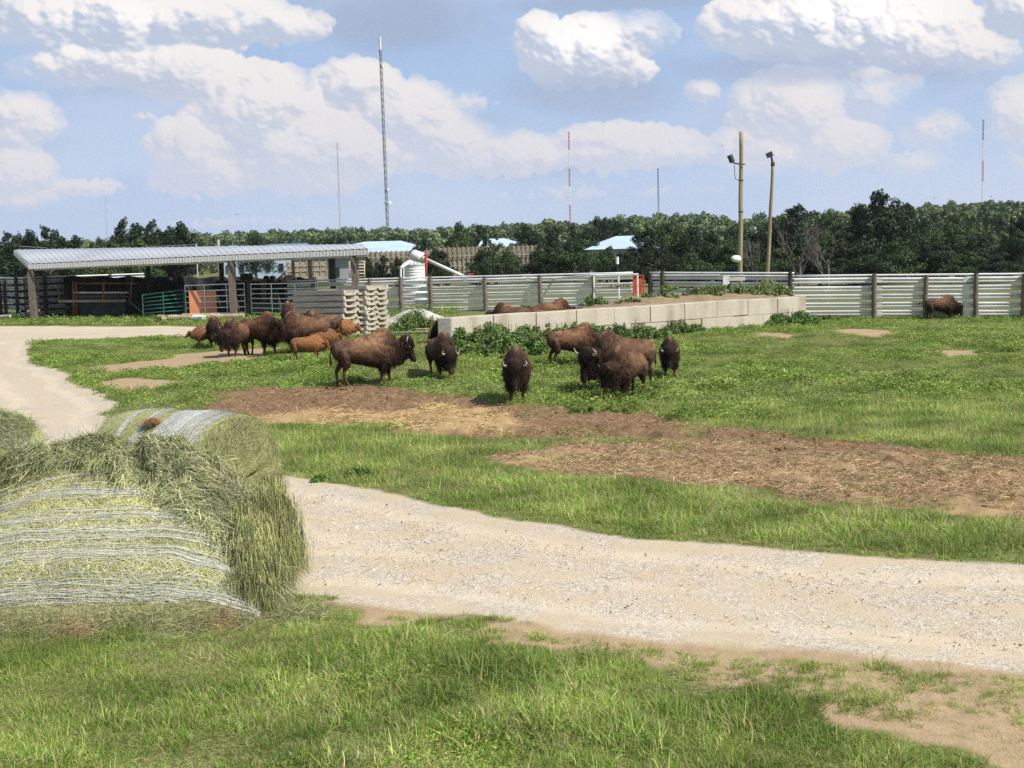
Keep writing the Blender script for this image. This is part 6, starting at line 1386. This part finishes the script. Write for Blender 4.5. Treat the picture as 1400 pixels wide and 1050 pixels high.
def build_trees():
    global BARK, DEAD
    BARK = M('bark', (.10, .08, .06), (.18, .15, .12), rough=.95, scale=4); DEAD = M('dead_wood', (.11, .10, .09), (.20, .18, .165), rough=.9, scale=3)
    S = [ # px, ytop, D, width px, kind, seed, label
        (8, 319, 135, 40, 'conifer', 1, 'narrow dark tree at the left frame edge'), (24, 321, 140, 34, 'conifer', 2, 'second dark conifer from the left frame edge'), (38, 316, 138, 36, 'conifer', 3, 'third dark tree from the left frame edge'),
        (58, 311, 140, 46, 'dark', 1, 'round-topped dark tree standing highest in the left dark group'), (80, 321, 136, 44, 'dark', 2, 'dark rounded tree right of the left dark group'), (98, 324, 140, 40, 'dark', 3, 'last dark tree before the gap left of the shed trees'), (-18, 322, 134, 46, 'dark', 3, 'dark tree cut by the left frame edge'),
        (18, 334, 118, 66, 'dark', 4, 'low wide dark tree before the leftmost dark trees'), (66, 336, 118, 70, 'dark', 1, 'low dark spreading tree above the power line'),
        (137, 326, 150, 22, 'dark', 2, 'small dark tree at the near side of the shed trees'), (161, 301, 150, 40, 'conifer', 4, 'tallest dark tree above the shed'), (178, 308, 152, 46, 'dark', 3, 'dark tree right of the tallest one over the shed'), (199, 304, 150, 46, 'dark', 4, 'dark twin-topped tree mid-way along the shed'), (216, 314, 155, 34, 'dark', 1, 'lower dark shoulder tree beside the domed one'), (245, 306, 148, 52, 'dark', 2, 'bold dark round tree above the small blue roof'),
        (150, 331, 130, 46, 'mid', 1, 'brighter green low tree behind the shed roof'), (192, 328, 130, 44, 'mid', 2, 'second brighter green low tree behind the shed roof'), (120, 334, 128, 44, 'mid', 3, 'low green tree by the faint mast'),
        (348, 318, 190, 46, 'dome', 1, 'single domed dark tree above the long dark blue roof'),
        (437, 330, 260, 22, 'dark', 3, 'small dark tree in the pale woods above the shed'),
        (582, 327, 175, 34, 'dark', 4, 'dark tree over the end of the largest blue roof'), (628, 306, 172, 52, 'mid', 4, 'full green tree standing tallest in the middle distance'), (653, 309, 176, 38, 'dark', 1, 'dark tree behind the full green one'),
        (573, 335, 140, 34, 'dark', 5, 'dark tree rising behind the grain bin'), (598, 341, 138, 40, 'dark', 2, 'dark tree behind the white auger tube'), (677, 318, 140, 56, 'open', 1, 'open-branched dark tree before the hidden blue roof'), (655, 345, 135, 40, 'dark', 3, 'low dark tree right of the auger foot'), (700, 344, 138, 30, 'open', 2, 'ragged dark tree against the tan fence'),
        (505, 352, 120, 24, 'dark', 4, 'dark shrub-like tree at the shed end post'), (524, 350, 121, 26, 'dark', 1, 'second low dark tree right of the shed end post'), (543, 352, 120, 24, 'dark', 2, 'third low dark tree left of the grain bin'),
        (722, 309, 190, 46, 'conifer', 2, 'dark tree left of the gap over the tan fence'), (755, 309, 188, 44, 'dark', 5, 'dark tree right of the first one over the tan fence'), (738, 326, 160, 34, 'mid', 3, 'small green tree under the two dark ones'),
        (800, 312, 200, 44, 'dark', 3, 'dark tree beside the banded mid mast'), (822, 298, 230, 50, 'conifer', 5, 'dark crest right of the banded mid mast'), (845, 303, 225, 50, 'dark', 1, 'dark crest tree above the blue roof with grey wall'), (785, 306, 232, 30, 'conifer', 3, 'small pine at the foot of the banded mid mast'),
        (745, 337, 138, 56, 'dark', 1, 'dark tree in front of the tan fence end'), (785, 328, 135, 70, 'open', 3, 'large dark tree before the middle of the fence'), (828, 338, 130, 46, 'mid', 4, 'green bushy tree left of the pale blue roof'), (852, 345, 125, 40, 'dark', 5, 'dark tree below the pale blue roof'),
        (884, 314, 135, 60, 'dark', 2, 'dark tree beginning the mass right of the pale blue roof'), (915, 307, 140, 62, 'mid', 1, 'round green crown left of the wooden poles'), (948, 312, 138, 62, 'dark', 4, 'dark crown midway to the tall wooden pole'), (978, 318, 132, 56, 'dark', 3, 'dark crown just left of the tall wooden pole'), (1000, 330, 128, 60, 'mid', 2, 'lower green tree behind the tall wooden pole'), (900, 342, 118, 60, 'dark', 1, 'low dark tree right of the white-capped post'), (945, 346, 118, 64, 'mid', 4, 'low green tree behind the centre guardrail run'),
        (1030, 318, 150, 52, 'dark', 5, 'dark tree filling between the two wooden poles'), (1092, 282, 150, 92, 'dark', 1, 'tall dark tree right of the leaning wooden pole'), (1068, 300, 152, 40, 'dark', 2, 'dark tree hard against the leaning wooden pole'), (1128, 291, 156, 44, 'open', 2, 'open-topped tree right of the tall dark one'),
        (1150, 316, 150, 60, 'mid', 1, 'green tree in the dip before the biggest tree'), (1206, 264, 150, 104, 'dark', 4, 'biggest and tallest tree, dark, at the right'), (1176, 280, 152, 60, 'dark', 3, 'dark left shoulder of the biggest tree'), (1243, 280, 155, 54, 'dark', 5, 'dark right shoulder of the biggest tree'), (1262, 300, 148, 60, 'mid', 4, 'green tree right below the biggest tree'),
        (1302, 306, 150, 56, 'mid', 2, 'green rounded tree behind the lone bison fence run'), (1335, 322, 146, 60, 'dark', 5, 'low dark tree under the far right mast'), (1370, 318, 150, 50, 'pale', 1, 'pale green tree second from the right frame edge'), (1400, 296, 140, 56, 'dark', 2, 'dark tree on the right frame edge'), (1450, 300, 142, 80, 'dark', 1, 'dark tree just outside the right frame edge'),
        (1020, 350, 112, 60, 'dark', 4, 'low dark tree at the foot of the leaning pole'), (1075, 340, 118, 70, 'mid', 3, 'low green tree between pole and dead tree'), (1120, 345, 114, 70, 'dark', 1, 'low dark tree beside the dead tree'), (1170, 335, 116, 80, 'dark', 5, 'wide dark low tree beyond the guardrail'), (1222, 332, 118, 80, 'mid', 4, 'wide green low tree beyond the guardrail'), (1275, 330, 118, 74, 'dark', 2, 'wide dark low tree behind the lone bison'), (1322, 344, 114, 60, 'mid', 1, 'low green tree right of the lone bison'), (1362, 346, 112, 60, 'dark', 3, 'low dark tree near the right frame edge')]
    for a in S:
        a = list(a)
        if a[0] < 300: a[3] *= 1.35
        if a[4] == 'conifer' and a[0] not in (24, 785): a[4] = 'dark'
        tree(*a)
    dead_tree(1092, 306, 109, 3, 'bare grey dead tree right of the leaning pole'); dead_tree(1131, 315, 109, 5, 'smaller bare dead tree beside the low dark tree'); dead_tree(1033, 328, 110, 8, 'faint bare tree between the two wooden poles')
    # far woods: one mass of crowns
    rs = np.random.default_rng(11); Vs = []; Fs = []; Cs = []; n0 = 0
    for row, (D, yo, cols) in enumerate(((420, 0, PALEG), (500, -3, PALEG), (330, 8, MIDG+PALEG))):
        for px in np.arange(-500, 1900, 11 if row < 2 else 13):
            if row == 2 and not (1120 < px or 860 < px < 1010 or px < -60): continue
            hor = 350-.028*(px-700); yt = hor-np.interp(px, [-500, 0, 100, 300, 550, 700, 800, 900, 1020, 1150, 1300, 1400, 1900], [34, 34, 34, 40, 37, 40, 42, 50, 40, 48, 52, 50, 46])+yo*1.2+rs.normal(0, 2.4)
            Dd = D+rs.uniform(-30, 30); t = P(px, yt, Dd); g = T(t[0], Dd); hgt = t[2]-g; w = rs.uniform(13, 19)/F*Dd*.62
            lob = [(t[0]+rs.normal(0, w*.45), Dd+rs.normal(0, w*.5), g+hgt*z_-w*.45, w*rs.uniform(.45, .7), w*.6, w*rs.uniform(.4, .6)) for z_ in (1, .97, .92, .85, .75, .62, .5, .36, .2)]
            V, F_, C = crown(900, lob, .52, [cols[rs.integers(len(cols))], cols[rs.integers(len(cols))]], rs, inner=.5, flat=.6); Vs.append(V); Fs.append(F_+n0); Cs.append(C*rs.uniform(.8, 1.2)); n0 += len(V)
    o = mesh_np('far_woods', np.concatenate(Vs), np.concatenate(Fs), leafmat('far'), col=np.concatenate(Cs)); tag(o, 'distant pale green woods along the horizon', 'woods', kind='stuff')
    # bushes
    bush(570, 450, 60, 78, 42, 1, 'dense green weed patch between the slab stack and the grey block', n=12000, leaf=.055, spiky=True)
    bush(548, 452, 58.5, 36, 34, 2, 'shorter weed clump hugging the pale slab stack', n=2200)
    bush(655, 452, 41.0, 52, 44, 3, 'weed bush over the near end of the concrete wall', n=7000, leaf=.045)
    bush(695, 455, 41.8, 70, 40, 4, 'biggest weed bush in front of the wall by the lying bison', n=8000, leaf=.045)
    bush(745, 456, 43.3, 60, 26, 5, 'low weed bush below the wall behind the tail-lifting bison', n=2600)
    bush(640, 420, 44.0, 14, 22, 6, 'slim weed sprouting above the near wall end', n=700, z=1.0, spiky=True)
    bush(868, 457, 45.9, 48, 30, 7, 'pale green weed bush at the wall foot behind the bull', n=2200, cols=[(.17, .28, .07), (.23, .34, .10), (.12, .2, .05)], spiky=True)
    bush(822, 455, 45.2, 36, 16, 28, 'small weeds at the wall foot behind the bull back', n=1500)
    bush(925, 455, 47.8, 54, 26, 8, 'weed bush at the wall foot behind the apart bison', n=2200)
    bush(1078, 441, 52.6, 74, 34, 9, 'large weed bush at the far end of the wall', n=8000, cols=[(.10, .2, .05), (.15, .27, .07), (.20, .33, .09)])
    bush(1120, 434, 57.5, 60, 10, 10, 'low weeds at the foot of the right guardrail', n=2000)
    bush(1032, 445, 53.3, 16, 12, 11, 'reddish dying weed under the wall stain', n=600, cols=[(.20, .10, .06), (.14, .12, .05), (.10, .16, .05)], spiky=True)
    for i, (bx_, w_, h_, D_) in enumerate(((770, 60, 30, 43.6), (795, 50, 24, 44.2), (845, 46, 28, 45.2), (893, 50, 26, 46.4), (948, 34, 14, 48.4), (625, 40, 36, 40.0), (672, 60, 44, 40.3), (715, 70, 38, 41.0))):
        bush(bx_, 455, D_, w_, h_, 40+i, ['weeds at the wall foot under the third wall block', 'thin weeds at the wall foot left of the bull', 'weeds poking up behind the bull hump', 'weeds at the wall foot between bull and apart bison', 'sparse low weeds right of the apart bison', 'weeds spilling round the upright grey block', 'lush weeds in front of the near wall end', 'spreading weeds before the second wall block'][i], n=4200 if i < 5 else 7000, spiky=i % 2 == 0)
    for i, (bx_, w_, h_, D_, z_) in enumerate(((905, 44, 13, 53, 1.5), (940, 50, 17, 54, 1.5), (965, 50, 18, 55, 1.45), (1012, 52, 20, 56, 1.45), (1062, 50, 20, 56.5, 1.42), (860, 40, 9, 51, 1.5))):
        bush(bx_, 405, D_, w_, h_, 60+i, ['thin weeds on the soil right behind the fourth wall block', 'green weeds on the soil below the centre guardrail', 'weeds on the soil left of the white board', 'weeds on the soil under the tall pole', 'rank weeds on the soil close to the far wall end', 'low weeds on the soil beside the red gate'][i], n=3600, z=z_, spiky=True, cols=[(.14, .22, .06), (.20, .28, .08), (.10, .17, .04), (.30, .30, .14)])
    bush(915, 405, 57, 26, 14, 12, 'weed clump on the raised soil near the red gate', n=1500, z=1.78, spiky=True)
    bush(982, 402, 59.5, 56, 15, 13, 'row of weeds on the raised soil under the white board', n=3200, z=1.62, spiky=True)
    bush(1042, 402, 59.5, 56, 20, 14, 'tallest weeds on the raised soil near the wall end', n=3800, z=1.5, spiky=True, cols=[(.14, .22, .06), (.20, .28, .08), (.28, .33, .13)])
    bush(885, 412, 53.5, 20, 12, 15, 'small pale weed on the soil before the dark fence posts', n=900, z=1.55)
    bush(808, 419, 47, 46, 15, 16, 'low weeds on the wall top behind the bull', n=1600, z=1.62)
    bush(716, 424, 48, 12, 8, 17, 'tiny weed beside the lying bison', n=400, z=1.5)
    bush(842, 404, 60, 40, 5, 18, 'thin weeds along the brown litter crest', n=500, z=1.9, cols=[(.28, .22, .12), (.16, .2, .07)])
    bush(330, 437, 73.5, 40, 9, 19, 'grass clump at the middle shed post', n=1200); bush(180, 437, 76, 60, 5, 20, 'low grass under the green gate', n=1200); bush(12, 430, 78, 50, 12, 21, 'overgrown grass at the left fence end', n=1800)
    bush(488, 597, 20.6, 46, 16, 22, 'low leafy weed clump in front of the straw heap', n=2600, leaf=.03, group='leafy weeds along the mud strip'); bush(435, 604, 20.2, 26, 11, 23, 'second leafy weed clump left of the straw-heap one', n=1400, leaf=.03, group='leafy weeds along the mud strip')
    bush(268, 549, 26.8, 60, 16, 24, 'dark leafy clump at the tip of the mud strip', n=2600, leaf=.04, group='leafy weeds along the mud strip', cols=[(.07, .15, .03), (.10, .2, .04), (.14, .26, .06)])
    bush(1150, 627, 19.6, 18, 8, 25, 'single dark weed on the brown bedding', n=700, leaf=.025, group='leafy weeds along the mud strip'); bush(1287, 634, 19.2, 38, 7, 26, 'flat green weed patch on the right of the bedding', n=1200, leaf=.025, group='leafy weeds along the mud strip')
    bush(800, 560, 28, 110, 12, 27, 'dark low weeds below the bull on the mud edge', n=3800, leaf=.04, group='leafy weeds along the mud strip', cols=[(.09, .17, .04), (.13, .23, .05), (.18, .29, .07)])
build_light(); build_sky(); build_ground(); build_grass(); build_bison(); build_bales(); build_structures(); build_trees(); build_haze()
for o_ in sc.objects:
    if o_.parent is None and o_.get('category') and not o_.get('kind'): o_['kind'] = 'thing'
